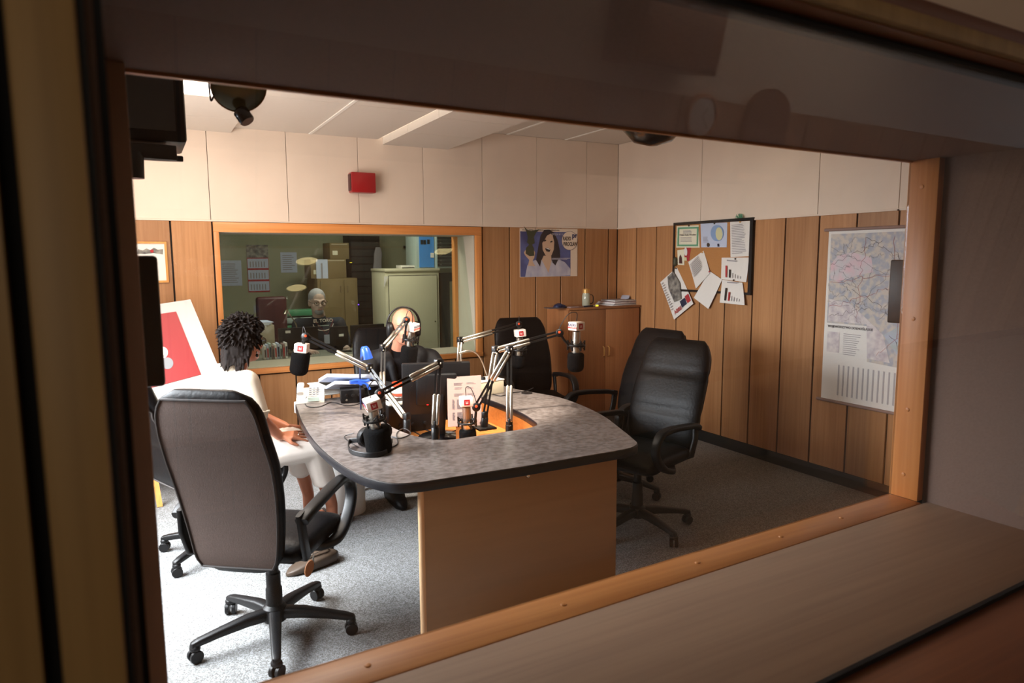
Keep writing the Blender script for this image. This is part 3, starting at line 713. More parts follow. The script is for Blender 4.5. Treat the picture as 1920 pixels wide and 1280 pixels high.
# handbag on the carpet under that chair
hb = pt(588, 1062, z=0.0); R = rotz(0.35)
bag = thing('handbag', 'brown leather handbag lying on the carpet under the nearest chair', 'handbag', hb)
g = G(); ax = R @ V((1, 0, 0)); ay = R @ V((0, 1, 0))
g.loft([sring(hb+ax*x+V((0, 0, z)), ay, V((0, 0, 1)), a, b, 20) for x, z, a, b in ((-0.16, 0.012, 0.01, 0.01), (-0.13, 0.018, 0.035, 0.016), (-0.06, 0.03, 0.06, 0.028), (0.04, 0.036, 0.065, 0.035), (0.11, 0.036, 0.06, 0.034), (0.14, 0.032, 0.03, 0.02))])
part('body', g, 'bag_brown', bag, smooth=60)
part('strap', G().band(spline([hb+ax*(-0.06)+V((0, 0, 0.06)), hb+ax*(-0.01)-ay*0.02+V((0, 0, 0.085)), hb+ax*0.06-ay*0.03+V((0, 0, 0.09)), hb+ax*0.10+V((0, 0, 0.065))], 5), 0.02, 0.005, ay), 'bag_brown', bag)

# ------------------------------------------------------------------ microphones on spring arms
def strut(p, q, side, gap, r, n=8):
    s_ = V(side).normalized()*gap/2; return [(V(p)+s_, V(q)+s_), (V(p)-s_, V(q)-s_)]
def boom_mic(label, base, foot, elbow, head, flag_c, flag_rot, mic_to, foam_len=0.10, foam_r=0.052, logo_faces=('f',), text_face=None, spring_up='hi', spring_low='hi', mount=True, gap=0.02, cable=True, body_show=0.12, foot_plate=False, tilt=None):
    """base: clamp foot; elbow, head: joints; flag_c: cube on top of the microphone; mic_to: far end of the foam"""
    base, foot, elbow, head, flag_c, mic_to = map(V, (base, foot, elbow, head, flag_c, mic_to))
    t = thing('boom_microphone', label, 'microphone', base, group='microphones on spring arms')
    # base
    g = G().lathe([(0.021, 0), (0.021, (foot-base).length*0.9), (0.016, (foot-base).length)], base, (foot-base).normalized() if (foot-base).length > 0.005 else (0, 0, 1))
    bs = part('clamp', g, 'arm_black', t)
    if foot_plate: part('foot_plate', G().box(base+V((0, 0, 0.006)), (0.11, 0.11, 0.012)), 'arm_black', t, 0.003)
    part('lower_joint', G().box(foot+V((0, 0, 0.012)), (0.036, 0.026, 0.044), rotz(0.5)), 'arm_black', t, 0.004)
    view = (foot-CAM).normalized()
    for nm, a, b, sp in (('lower_arm', foot, elbow, spring_low), ('upper_arm', elbow, head, spring_up)):
        d = (b-a); L = d.length; d.normalize(); side = d.cross(V((0.478, 0.878, 0))).normalized()
        g = G()
        dep = d.cross(side).normalized()
        rods = strut(a, b, side, gap, 0.004)
        am = None
        g = G()
        for p, q in rods: g.bar4(p, q, 0.0115, 0.009, side)
        am = part(nm, g, 'arm_black', t)
        s0, s1 = (0.03, 0.52) if sp == 'lo' else ((0.55, 0.97) if sp == 'hi' else (0.03, 0.40))
        for p, q in rods:
            o = dep*-0.014*(1 if dep.dot(view) > 0 else -1)
            p0, q0 = p+d*(L*s0)+o, p+d*(L*s1)+o
            part('spring', G().lathe([(0.004, 0), (0.009, 0.006), (0.009, (q0-p0).length-0.006), (0.004, (q0-p0).length)], p0, d, 10), 'satin_metal', am)
    ej = G().box(elbow, (0.044, 0.03, 0.05), rotz(0.5))
    j = part('elbow_joint', ej, 'arm_black', t, 0.004)
    toc = (CAM-elbow).normalized()
    for dx, dz in ((-0.012, 0.014), (0.012, 0.002), (0.0, -0.016)):
        part('bolt', G().lathe([(0.005, 0), (0.005, 0.004), (0.003, 0.006), (0.0002, 0.006)], elbow+V((dx, 0, dz))+toc*0.022, toc, 8), 'chrome', j)
    hj = part('head_joint', G().lathe([(0.018, -0.014), (0.024, -0.010), (0.024, 0.010), (0.018, 0.014)], head, (0.478, 0.878, 0), 16), 'arm_black', t)
    toc = (CAM-head).normalized()
    part('knob', G().lathe([(0.0075, 0), (0.008, 0.004), (0.006, 0.007), (0.0002, 0.007)], head+toc*0.022+V((0, 0, 0.004)), toc, 12), 'orange_cap', hj)
    # microphone: axis from the flag down to the foam end
    ax = (mic_to-flag_c).normalized(); top = flag_c+ax*0.03; L = (mic_to-flag_c).length
    part('microphone_body', G().lathe([(0.015, 0), (0.0235, 0.004), (0.0245, 0.06), (0.0245, L-foam_len+0.02), (0.02, L-foam_len+0.03)], top, ax, 20), 'satin_metal', t)
    f0 = mic_to-ax*foam_len
    pr = [(foam_r*0.78, 0), (foam_r*0.95, 0.006), (foam_r, 0.018)]+[(foam_r*math.cos(PI/2*k/6)**0.6 if k < 6 else 0.001, foam_len-foam_r*0.7+foam_r*0.7*math.sin(PI/2*k/6)) for k in range(7)]
    part('windscreen', G().lathe(pr, f0, ax, 24), 'foam', t, smooth=80)
    if mount:
        c = f0-ax*0.045; x, y = perp(ax)
        loop = [c+(x*math.cos(2*PI*i/20)+y*math.sin(2*PI*i/20))*0.05 for i in range(21)]
        sm = part('shock_mount', G().tube(loop, 0.007, 8), 'arm_black', t)
        for k in range(6):
            a = 2*PI*k/6; p = c+(x*math.cos(a)+y*math.sin(a))*0.05; q = c+(x*math.cos(a+0.5)+y*math.sin(a+0.5))*0.027
            part('elastic', G().tube([p+ax*0.025, q, p-ax*0.025], 0.003, 5), 'arm_black', sm)
            part('spoke', G().tube([p-ax*0.03, p+ax*0.03], 0.005, 6), 'arm_black', sm)
        n = min(loop, key=lambda p: (p-head).length)
        part('bracket', G().tube([head, (head+n)/2+V((0, 0, -0.005)), n], 0.008, 8), 'arm_black', t)
    else:
        part('bracket', G().tube([head, (head+top)/2, top], 0.008, 8), 'arm_black', t)
    # flag cube: local x right, y out of the picture, z up
    W_, H_ = 0.072, 0.051
    fl = part('flag', G().box((0, 0, 0), (W_, W_, H_)).xf(Matrix.Translation(flag_c) @ flag_rot.to_4x4()), 'flag_white', t, 0.005, seg=3)
    dirs = {'f': (V((1, 0, 0)), V((0, -1, 0))), 'r': (V((0, 1, 0)), V((1, 0, 0))), 'l': (V((0, -1, 0)), V((-1, 0, 0)))}
    for k in logo_faces:
        xd, nd = dirs[k]; xd = flag_rot @ xd; nd = flag_rot @ nd; zd = flag_rot @ V((0, 0, 1))
        S = Sheet(flag_c+nd*(W_/2)-xd*0.016-zd*0.016, xd, zd)
        lo = part('logo', S.rect(0, 0.032, 0, 0.032, 0.0002, 0.0008), 'flag_red', fl)
        g = G(); dots = [(0, 0), (1, 0), (2, 0), (0, 1), (1, 1), (2, 1), (0, 2), (2, 2)]
        for a, b in dots:
            u, v = 0.0085+a*0.0055, 0.0085+b*0.0055
            g.loft([[S.p(u+x, v+y, l) for x, y in ((0, 0), (0.0036, 0), (0.0036, 0.0036), (0, 0.0036))] for l in (0.001, 0.0014)])
        part('logo_dots', g, 'flag_white', lo)['kind'] = 'stuff'
    if text_face:
        xd, nd = dirs[text_face]; xd = flag_rot @ xd; nd = flag_rot @ nd; zd = flag_rot @ V((0, 0, 1))
        S = Sheet(flag_c+nd*(W_/2), xd, zd)
        put('lettering', S.text('RADIO', 0.0215, 0, 0.001, 0.0006, 'CENTER', 0.0006), 'flag_blue', fl)
        put('lettering', S.text('WROCŁAW', 0.0145, 0, -0.013, 0.0006, 'CENTER', 0.0005), 'flag_red', fl)
    if cable:
        zt = flag_c+flag_rot @ V((0, 0, 0.028))
        part('cable', G().tube(spline([zt, zt+(flag_rot @ V((0, 0, 0.05))), (zt+head)/2+V((0, 0, 0.075)), head+V((0, 0, 0.03)), head], 5), 0.0025, 6), 'cable', t)
    return t
def bar4(self, p, q, w, h, side):
    d = (q-p).normalized(); s_ = V(side).normalized(); n = d.cross(s_).normalized()
    return self.loft([[c+s_*(w/2*a)+n*(h/2*b) for a, b in ((-1, -1), (1, -1), (1, 1), (-1, 1))] for c in (p, q)])
G.bar4 = bar4
def R3(z, x=0, y=0): return Matrix.Rotation(z, 3, 'Z') @ Matrix.Rotation(x, 3, 'X') @ Matrix.Rotation(y, 3, 'Y')
# 1: left, before the woman's face
boom_mic('spring-arm microphone held out to the woman in white', pt(763, 812, y=-2.28), pt(763, 785, y=-2.28), pt(692, 690, y=-1.98), pt(573, 631, y=-1.86), pt(566, 652, y=-1.84), R3(-0.45, 0, 0.1), pt(559, 703, y=-1.82), spring_up='lo', spring_low='lo', mount=False, foam_len=0.135)
# 2: in front of the bald man
boom_mic('spring-arm microphone in front of the bald man face', pt(716, 790, y=-1.95), pt(717, 752, y=-1.95), pt(719, 652, y=-1.72), pt(762, 600, y=-1.60), pt(773, 613, y=-1.58), R3(-0.95, 0.1, 0.12), pt(764, 688, y=-1.56), logo_faces=(), text_face='r', spring_low='lo', spring_up='lo', foam_len=0.14, foam_r=0.056)
# 3: front left, hanging over the desk edge
boom_mic('spring-arm microphone hanging low beside the headphones on the desk', pt(816, 822, y=-2.66), pt(816, 800, y=-2.66), pt(822, 682, y=-2.62), pt(712, 738, y=-2.72), pt(698, 756, y=-2.76), R3(-0.05, 0.16, -0.26), pt(713, 854, y=-2.74), logo_faces=('f',), text_face='l', spring_up='lo', spring_low='lo', foam_len=0.142, foam_r=0.062)
# 4: middle, over the sunken shelf
boom_mic('spring-arm microphone hanging over the sunken shelf before the paper sheet', pt(955, 812, y=-2.58), pt(955, 795, y=-2.58), pt(955, 656, y=-2.50), pt(893, 763, y=-2.42), pt(874, 752, y=-2.38), R3(-0.30, 0.0, 0.0), pt(878, 834, y=-2.36), spring_up='lo', spring_low='lo', foam_len=0.095, foam_r=0.049)
# 5: right, highest
boom_mic('spring-arm microphone reaching furthest right above the desk', pt(908, 803, y=-2.34), pt(909, 782, y=-2.34), pt(929, 656, y=-2.36), pt(1049, 624, y=-2.44), pt(1081, 611, y=-2.45), R3(-1.40, 0, 0), pt(1079, 697, y=-2.45), logo_faces=('r',), text_face='f', spring_up='lo', foot_plate=True, foam_len=0.115, foam_r=0.05)
# 6: far right of the man, mostly behind the others
boom_mic('spring-arm microphone in front of the empty black chair', pt(859, 760, y=-1.62), pt(859, 735, y=-1.62), pt(863, 638, y=-1.60), pt(973, 608, y=-1.62), pt(975, 624, y=-1.63), R3(-0.25, 0, -0.1), pt(972, 690, y=-1.60), spring_up='lo', foam_len=0.095, foam_r=0.046)
# ------------------------------------------------------------------ people
def head_shapes(g, c, fwd, up=(0, 0, 1), k=1.0, chin=1.0):
    """skull, jaw, nose, ears, brow around centre c; fwd = where the face looks"""
    f = V(fwd).normalized(); u = V(up).normalized(); r = f.cross(u).normalized(); u = r.cross(f)
    M3 = Matrix((r, f, u)).transposed()
    P = lambda x, y, z: V(c)+M3 @ (V((x, y, z))*k)
    g.ell(P(0, -0.012, 0.035), (0.075*k, 0.095*k, 0.088*k), M3)
    g.ell(P(0, 0.022, -0.03), (0.062*k, 0.072*k, 0.085*k), M3)
    g.ell(P(0, 0.055, -0.085*chin), (0.032*k, 0.03*k, 0.025*k), M3)
    g.cap(P(0.03, 0.02, -0.075), P(0.02, 0.06, -0.08), 0.024*k, 0.02*k); g.cap(P(-0.03, 0.02, -0.075), P(-0.02, 0.06, -0.08), 0.024*k, 0.02*k)
    g.cap(P(0, 0.088, 0.02), P(0, 0.108, -0.022), 0.009*k, 0.0145*k)
    g.ell(P(0.011, 0.095, -0.027), (0.008*k, 0.009*k, 0.007*k)); g.ell(P(-0.011, 0.095, -0.027), (0.008*k, 0.009*k, 0.007*k))
    g.cap(P(0.045, 0.07, 0.028), P(0.014, 0.086, 0.026), 0.011*k); g.cap(P(-0.045, 0.07, 0.028), P(-0.014, 0.086, 0.026), 0.011*k)
    g.cap(P(0.02, 0.086, -0.053), P(-0.02, 0.086, -0.053), 0.0085*k); g.cap(P(0.016, 0.084, -0.064), P(-0.016, 0.084, -0.064), 0.0085*k)
    for sx in (-1, 1):
        g.ell(P(sx*0.045, 0.06, -0.018), (0.024*k, 0.02*k, 0.02*k), M3)
        g.ell(P(sx*0.079, -0.008, -0.008), (0.010*k, 0.020*k, 0.032*k), M3)
        g.ell(P(sx*0.079, 0.0, -0.034), (0.008*k, 0.010*k, 0.012*k), M3)
    return P, M3
def eyes_and_lips(parent, P, M3, k=1.0):
    for sx in (-1, 1):
        e = part('eye', G().ell(P(sx*0.031, 0.079, 0.008), (0.0125*k, 0.008*k, 0.0075*k), M3), 'eye_white', parent)
        part('iris', G().ell(P(sx*0.031, 0.0855, 0.008), (0.0055*k, 0.003*k, 0.0055*k), M3, 10, 6), 'eye_dark', e)
        part('eyebrow', G().tube([P(sx*0.052, 0.070, 0.03), P(sx*0.032, 0.092, 0.036), P(sx*0.014, 0.098, 0.031)], 0.0032*k, 6), 'hair_brown', parent)
    part('lips', G().tube([P(0.022, 0.089, -0.058), P(0.008, 0.097, -0.056), P(-0.008, 0.097, -0.056), P(-0.022, 0.089, -0.058)], 0.0042*k, 6), 'lips', parent)
def spectacles(parent, P, M3, k=1.0, frame='black_gloss', lens=True):
    gl = part('glasses', G().tube([P(0.008, 0.108, 0.012), P(0, 0.110, 0.015), P(-0.008, 0.108, 0.012)], 0.002, 6), frame, parent)
    for sx in (-1, 1):
        part('rim', G().tube([P(sx*(0.032+0.024*math.cos(a)), 0.105-0.006*abs(math.cos(a)) if True else 0, 0.008+0.017*math.sin(a)) for a in [2*PI*i/20 for i in range(21)]], 0.0019, 6), frame, gl)
        if lens: part('lens', G().loft([[P(sx*(0.032+0.023*math.cos(a)), y, 0.008+0.016*math.sin(a)) for a in [2*PI*i/20 for i in range(20)]] for y in (0.1015, 0.1025)]), 'lens_glass', gl)
        part('temple', G().tube([P(sx*0.056, 0.100, 0.012), P(sx*0.082, 0.07, 0.012), P(sx*0.086, -0.005, 0.010), P(sx*0.084, -0.02, -0.012)], 0.0022, 6), frame, gl)
    return gl
def hand(g, wrist, palm_dir, back_n, curl=0.35, spread=0.13, left=False, k=1.0):
    """palm, four fingers of different lengths with two bends, thumb from the side of the palm"""
    w = V(wrist); d = V(palm_dir).normalized(); n = V(back_n); n = (n-d*n.dot(d)).normalized(); s_ = d.cross(n)*(-1 if left else 1)
    pc = w+d*0.045*k
    for o in (-0.026, -0.009, 0.009, 0.026): g.cap(w+s_*o*0.6*k+d*0.012*k, w+d*0.085*k+s_*o*k, 0.013*k, 0.0115*k)
    for i, (o, L) in enumerate(((-0.029, 0.060), (-0.010, 0.076), (0.010, 0.083), (0.029, 0.074))):
        p = w+d*0.085*k+s_*o*k; dd = (d+s_*(o/0.03*spread)).normalized(); a = 0.0; r = 0.0086*k
        for seg, fr in enumerate((0.45, 0.31, 0.24)):
            a += curl*(0.5 if seg == 0 else 1.0); q = p+(dd*math.cos(a)-n*math.sin(a))*L*fr*k; g.cap(p, q, r, r*0.92); p = q; r *= 0.92
    b = w+d*0.03*k+s_*0.026*k; m = b+(d*0.6+s_*0.75-n*0.2).normalized()*0.042*k; e = m+(d*0.92+s_*0.3-n*0.25).normalized()*0.034*k
    g.cap(b, m, 0.0125*k, 0.0105*k); g.cap(m, e, 0.0105*k, 0.0088*k)

# --- the woman in white, seen from behind on the left
wf = V((0.96, 0.26, 0)).normalized(); ws = V((wf.y, -wf.x, 0))          # forward, her right-hand side (towards the glass)
hipc = V((-4.03, -1.74, 0.555))
woman = thing('person', 'woman in cream blouse and white trousers sitting with her back to the glass', 'person', (-4.03, -1.74, 0))
rk = pt(588, 838, y=-1.86); lk_ = rk+V((-0.07, 0.22, 0.0)); ra = pt(622, 945, y=-1.70); la = pt(578, 925, y=-1.55)
hip_r = hipc+ws*0.10; hip_l = hipc-ws*0.10
chest = V((-4.015, -1.745, 0.87)); neck0 = V((-3.975, -1.745, 1.035)); hc = pt(460, 641, y=-1.74)
hf = V((0.80, 0.60, -0.10)).normalized()
sh_r = V((-3.985, -1.745, 0.995))+ws*0.175; sh_l = V((-3.985, -1.745, 0.995))-ws*0.175
el_r = pt(484, 782, y=-1.97); wr_r = pt(524, 817, y=-1.90)
el_l = V((-3.86, -1.53, 0.74)); wr_l = V((-3.70, -1.60, 0.66))
g = G()
PW, MW = head_shapes(g, hc, hf, k=1.0)
g.cap(neck0, hc+V((-0.02, -0.015, -0.06)), 0.058, 0.052)
g.ell(chest, (0.125, 0.165, 0.19), rotz(math.atan2(wf.y, wf.x))); g.ell(hipc+V((0, 0, 0.04)), (0.13, 0.17, 0.12), rotz(math.atan2(wf.y, wf.x)))
g.cap(hipc+V((0, 0, 0.1)), chest, 0.125, 0.12); g.cap(sh_l, sh_r, 0.052, 0.052)
for s0, e0, w0 in ((sh_r, el_r, wr_r), (sh_l, el_l, wr_l)):
    g.cap(s0, e0, 0.048, 0.038); g.cap(e0, w0, 0.038, 0.026)
hand(g, wr_r, (0.96, 0.12, -0.10), (0.05, -0.45, 0.9), curl=0.16, spread=0.22)
hand(g, wr_l, (0.9, -0.15, -0.15), (0, 0.2, 1), curl=0.2, left=True)
for h0, k0, a0, fd in ((hip_r, rk, ra, V((0.8, 0.6, 0))), (hip_l, lk_, la, V((0.8, 0.5, 0)))):
    g.cap(h0, k0, 0.088, 0.062); g.cap(k0, a0, 0.056, 0.036); a1 = V((a0.x, a0.y, 0.055)); g.cap(a0, a1, 0.036, 0.034)
    fd = fd.normalized(); g.cap(a1+V((0, 0, -0.015))-fd*0.03, a1+fd*0.15+V((0, 0, -0.027)), 0.034, 0.024)
wb = remeshed('body', g, 'skin_tan', woman, 0.006, 3)
eyes_and_lips(woman, PW, MW); spectacles(woman, PW, MW)
g = G().ell(chest+V((-0.005, 0, 0)), (0.145, 0.185, 0.195), rotz(math.atan2(wf.y, wf.x))).ell(hipc+V((-0.01, 0, 0.08)), (0.15, 0.185, 0.12), rotz(math.atan2(wf.y, wf.x)))
g.cap(hipc+V((-0.01, 0, 0.1)), chest, 0.15, 0.145); g.cap(sh_l+V((0, 0, -0.005)), sh_r+V((0, 0, -0.005)), 0.066, 0.066)
g.cap(neck0+V((-0.01, 0, -0.04)), neck0+V((-0.005, 0, 0.012)), 0.10, 0.066)
for s0, e0 in ((sh_r, el_r), (sh_l, el_l)): g.cap(s0, s0.lerp(e0, 0.88), 0.070, 0.062)
for k in range(7):                                   # folds of the blouse
    a = chest+ws*(0.16-0.05*k)+V((-0.115+0.01*abs(k-3), 0, 0.10)); g.cap(a, a+V((-0.01, 0, -0.26))+ws*0.02*(k-3), 0.012, 0.02)
remeshed('blouse', g, 'blouse', woman, 0.008, 4)
g = G()
for s0, e0 in ((sh_r, el_r), (sh_l, el_l)):
    e1 = s0.lerp(e0, 0.93); d = (e0-s0).normalized(); x, y = perp(d)
    g.tube([e1+(x*math.cos(a)+y*math.sin(a))*(0.058+0.006*math.sin(7*a)) for a in [2*PI*i/28 for i in range(29)]], 0.008, 6)
part('cuff', g, 'blouse', woman)['kind'] = 'stuff'
g = G().ell(hipc+V((-0.005, 0, 0.03)), (0.145, 0.185, 0.125), rotz(math.atan2(wf.y, wf.x)))
for h0, k0, a0 in ((hip_r, rk, ra), (hip_l, lk_, la)):
    g.cap(h0, k0, 0.105, 0.078); g.cap(k0, k0.lerp(a0, 0.50), 0.078, 0.068)
    for q in range(5):                               # creases at the knee
        p = h0.lerp(k0, 0.72+0.07*q)+V((0, 0, 0.05)); g.cap(p+ws*0.05, p-ws*0.01+V((0, 0, 0.022)), 0.010, 0.014)
    e1 = k0.lerp(a0, 0.56); d = (a0-k0).normalized(); g.cyl(k0.lerp(a0, 0.4), e1, 0.069, 0.070, 20)
remeshed('trousers', g, 'trousers', woman, 0.008, 4)
for a0, fd in ((ra, V((0.8, 0.6, 0))), (la, V((0.8, 0.5, 0)))):
    fd = fd.normalized(); p = V((a0.x, a0.y, 0.0)); sd = V((fd.y, -fd.x, 0))
    sh = part('sandal', G().loft([sring(p+fd*x+V((0, 0, z)), sd, V((0, 0, 1)), w, 0.008, 12) for x, z, w in ((-0.06, 0.016, 0.02), (-0.04, 0.014, 0.032), (0.06, 0.010, 0.036), (0.15, 0.010, 0.042), (0.185, 0.012, 0.02))]), 'sandal', woman)
    part('strap', G().band([p+fd*0.12-sd*0.042+V((0, 0, 0.012)), p+fd*0.12-sd*0.03+V((0, 0, 0.05)), p+fd*0.12+V((0, 0, 0.064)), p+fd*0.12+sd*0.03+V((0, 0, 0.05)), p+fd*0.12+sd*0.042+V((0, 0, 0.012))], 0.02, 0.004, fd), 'sandal', sh)
# hair: a cap of tousled locks
g = G(); g.ell(PW(0, -0.03, 0.04), (0.098, 0.105, 0.098), MW); g.ell(PW(0, -0.058, -0.035), (0.088, 0.072, 0.10), MW); g.ell(PW(0, 0.03, 0.085), (0.085, 0.075, 0.05), MW)
for i in range(620):
    th = rnd.uniform(0, 2*PI); ph = rnd.uniform(-0.55, 1.5); x = math.cos(ph)*math.cos(th); y = math.cos(ph)*math.sin(th); z = math.sin(ph)
    if y > 0.35 and z < 0.42: continue
    p = V((x*0.098, y*0.104-0.026, z*0.100+0.036)); dr = V((x, y-0.3, z-0.75)).normalized(); L = rnd.uniform(0.018, 0.036)
    q = p+V((x, y, z))*0.008+dr*L*0.5; e = q+dr*L*0.7+V((x, y, z))*rnd.uniform(-0.006, 0.004)
    g.cap(PW(*p), PW(*q), 0.0075, 0.0055, 6); g.cap(PW(*q), PW(*e), 0.0055, 0.002, 6)
for i in range(130):
    x = rnd.uniform(-0.088, 0.088); p = V((x, -0.125+abs(x)*0.75, rnd.uniform(-0.11, 0.0))); e = p+V((x*0.25, -0.012, -rnd.uniform(0.03, 0.065)))
    g.cap(PW(*p), PW(*e), 0.012, 0.004, 7)
remeshed('hair', g, 'hair_brown', woman, 0.0034, 2)
part('earring', G().ell(PW(0.086, 0.002, -0.054), (0.006, 0.006, 0.007)), 'chrome', woman); part('earring_drop', G().ell(PW(0.087, 0.002, -0.071), (0.008, 0.008, 0.010)), 'black_gloss', woman)
part('ring', G().tube([wr_r+V((0.105, 0.0, -0.004))+V((0.0, 0.009*math.cos(a), 0.009*math.sin(a))) for a in [2*PI*i/12 for i in range(13)]], 0.002, 5), 'chrome', woman)

# --- the bald man behind the desk
man = thing('person', 'bald man in dark jacket wearing headphones behind the desk', 'person', (-2.80, -1.16, 0))
hc2 = pt(757, 613, y=-1.33); hf2 = V((-0.22, -0.95, -0.16)).normalized()
nb = V((hc2.x+0.01, -1.22, hc2.z-0.175)); ch2 = V((nb.x, -1.19, 0.84)); hp2 = V((nb.x, -1.10, 0.56))
sl = nb+V((-0.225, 0.02, -0.07)); sr = nb+V((0.232, 0.02, -0.08))
el2 = V((sl.x-0.05, -1.33, 0.80)); er2 = V((sr.x+0.06, -1.33, 0.80)); wl2 = V((nb.x-0.12, -1.60, 0.80)); wr2 = V((nb.x+0.15, -1.60, 0.78))
g = G(); PM, MM = head_shapes(g, hc2, hf2, k=1.04)
g.cap(nb, hc2+V((0, 0.02, -0.06)), 0.066, 0.060); g.ell(ch2, (0.185, 0.125, 0.20)); g.ell(hp2, (0.18, 0.15, 0.12)); g.cap(hp2, ch2, 0.14, 0.14); g.cap(sl, sr, 0.06)
for a0, b0, c0 in ((sl, el2, wl2), (sr, er2, wr2)): g.cap(a0, b0, 0.055, 0.044); g.cap(b0, c0, 0.042, 0.029)
hand(g, wl2, (0.55, -0.80, -0.15), (0, 0, 1), 0.3, 0.1, left=True); hand(g, wr2, (-0.5, -0.85, -0.1), (0, 0, 1), 0.3, 0.1)
for sx in (-1, 1):
    k0 = V((hp2.x+sx*0.14, -1.50, 0.55)); a0 = V((hp2.x+sx*0.15, -1.42, 0.09)); g.cap(hp2+V((sx*0.09, 0, 0)), k0, 0.09, 0.065); g.cap(k0, a0, 0.058, 0.04); g.cap(a0+V((0, 0.03, -0.04)), a0+V((0, -0.16, -0.055)), 0.04, 0.03)
remeshed('body', g, 'skin', man, 0.007, 3); eyes_and_lips(man, PM, MM, 1.04)
g = G().ell(ch2, (0.198, 0.138, 0.205)); g.cap(hp2, ch2, 0.155, 0.15); g.cap(sl+V((0.05, 0, 0)), sr-V((0.05, 0, 0)), 0.068); g.cap(nb+V((0, -0.01, -0.06)), nb+V((0, -0.012, -0.015)), 0.09, 0.07)
remeshed('tee_shirt', g, 'tee_black', man, 0.009, 3)
g = G()
for sx, a0, b0, c0 in ((-1, sl, el2, wl2), (1, sr, er2, wr2)):
    g.cap(a0, b0, 0.076, 0.062); g.cap(b0, b0.lerp(c0, 0.85), 0.060, 0.046); g.cap(a0+V((-sx*0.10, 0.02, 0.02)), a0, 0.070, 0.074)
    g.cap(ch2+V((sx*0.125, -0.03, 0.13)), hp2+V((sx*0.14, -0.04, 0.05)), 0.075, 0.09)
    g.cap(nb+V((sx*0.075, 0.03, 0.0)), nb+V((sx*0.095, -0.085, -0.10)), 0.026, 0.03); g.cap(nb+V((sx*0.095, -0.085, -0.10)), nb+V((sx*0.085, -0.13, -0.22)), 0.03, 0.02)
g.cap(nb+V((-0.07, 0.05, 0.0)), nb+V((0.07, 0.05, 0.0)), 0.03); g.ell(ch2+V((0, 0.055, 0.02)), (0.20, 0.10, 0.22)); g.cap(hp2+V((0, 0.05, 0)), ch2+V((0, 0.06, 0)), 0.15, 0.14)
remeshed('jacket', g, 'jacket', man, 0.009, 3)
g = G()
for sx in (-1, 1):
    k0 = V((hp2.x+sx*0.14, -1.50, 0.55)); a0 = V((hp2.x+sx*0.15, -1.42, 0.09)); g.cap(hp2+V((sx*0.09, 0, 0)), k0, 0.102, 0.078); g.cap(k0, a0, 0.072, 0.055)
g.ell(hp2, (0.195, 0.165, 0.12)); remeshed('trousers', g, 'tee_navy', man, 0.01, 3)
for sx in (-1, 1):
    a0 = V((hp2.x+sx*0.15, -1.42, 0.0)); part('shoe', G().loft([sring(a0+V((0, y, z)), V((1, 0, 0)), V((0, 0, 1)), w, h, 12) for y, z, w, h in ((0.09, 0.045, 0.02, 0.02), (0.06, 0.055, 0.045, 0.055), (-0.05, 0.05, 0.048, 0.05), (-0.17, 0.035, 0.045, 0.034), (-0.22, 0.025, 0.02, 0.018))]), 'black_leather', man, smooth=70)
# headphones on his head
hpn = thing('headphones', 'black over-ear headphones worn by the bald man', 'headphones', hc2)
for off, r, w in ((0.0, 0.118, 0.006), (-0.022, 0.113, 0.005)):
    part('headband', G().tube([PM(r*0.92*math.sin(a), off-0.012, 0.012+(r+0.004)*math.cos(a)) for a in [-1.55+3.1*i/24 for i in range(25)]], w, 8), 'black_plastic', hpn)
for sx in (-1, 1):
    ec = part('ear_cup', G().loft([sring(PM(sx*x, -0.008, -0.018), MM @ V((0, 1, 0)), MM @ V((0, 0, 1)), a, b, 24, 0.85) for x, a, b in ((0.070, 0.036, 0.046), (0.082, 0.044, 0.054), (0.100, 0.044, 0.054), (0.110, 0.036, 0.045), (0.113, 0.02, 0.025))]), 'black_plastic', hpn, smooth=60)
    part('slider', G().tube([PM(sx*0.108, -0.012, 0.03), PM(sx*0.112, -0.012, 0.008)], 0.006, 8), 'dark_metal', ec)

# --- the technician in the room behind the back window
mb = thing('person', 'grey-haired man in dark tee shirt with lanyard behind the back window', 'person', (-3.17, 1.2, 0))
hc3 = pt(595, 566, y=1.10); hf3 = V((0.05, -0.98, -0.18)).normalized(); n3 = V((hc3.x+0.03, 1.18, hc3.z-0.15)); c3 = V((n3.x+0.02, 1.2, n3.z-0.24)); p3 = V((c3.x, 1.26, 0.56))
s3l = n3+V((-0.195, 0.03, -0.075)); s3r = n3+V((0.205, 0.03, -0.085)); e3l = s3l+V((-0.06, -0.06, -0.27)); e3r = s3r+V((0.06, -0.06, -0.27)); w3l = V((e3l.x+0.06, 0.86, 0.79)); w3r = V((e3r.x-0.08, 0.86, 0.79))
g = G(); PB, MB_ = head_shapes(g, hc3, hf3, k=1.02)
g.cap(n3, hc3+V((0, 0.02, -0.06)), 0.063, 0.058); g.ell(c3, (0.175, 0.12, 0.2)); g.cap(p3, c3, 0.14, 0.14); g.cap(s3l, s3r, 0.056)
for a0, b0, c0 in ((s3l, e3l, w3l), (s3r, e3r, w3r)): g.cap(a0, b0, 0.052, 0.042); g.cap(b0, c0, 0.04, 0.028)
hand(g, w3l, (0.3, -0.95, 0), (0, 0, 1), 0.25, 0.1, left=True); hand(g, w3r, (-0.3, -0.95, 0), (0, 0, 1), 0.25, 0.1)
for sx in (-1, 1):
    k0 = V((p3.x+sx*0.12, 0.86, 0.54)); a0 = V((k0.x, 0.92, 0.09)); g.cap(p3+V((sx*0.09, 0, -0.03)), k0, 0.09, 0.066); g.cap(k0, a0, 0.06, 0.04); g.cap(a0+V((0, 0.03, -0.04)), a0+V((0, -0.15, -0.055)), 0.04, 0.03)
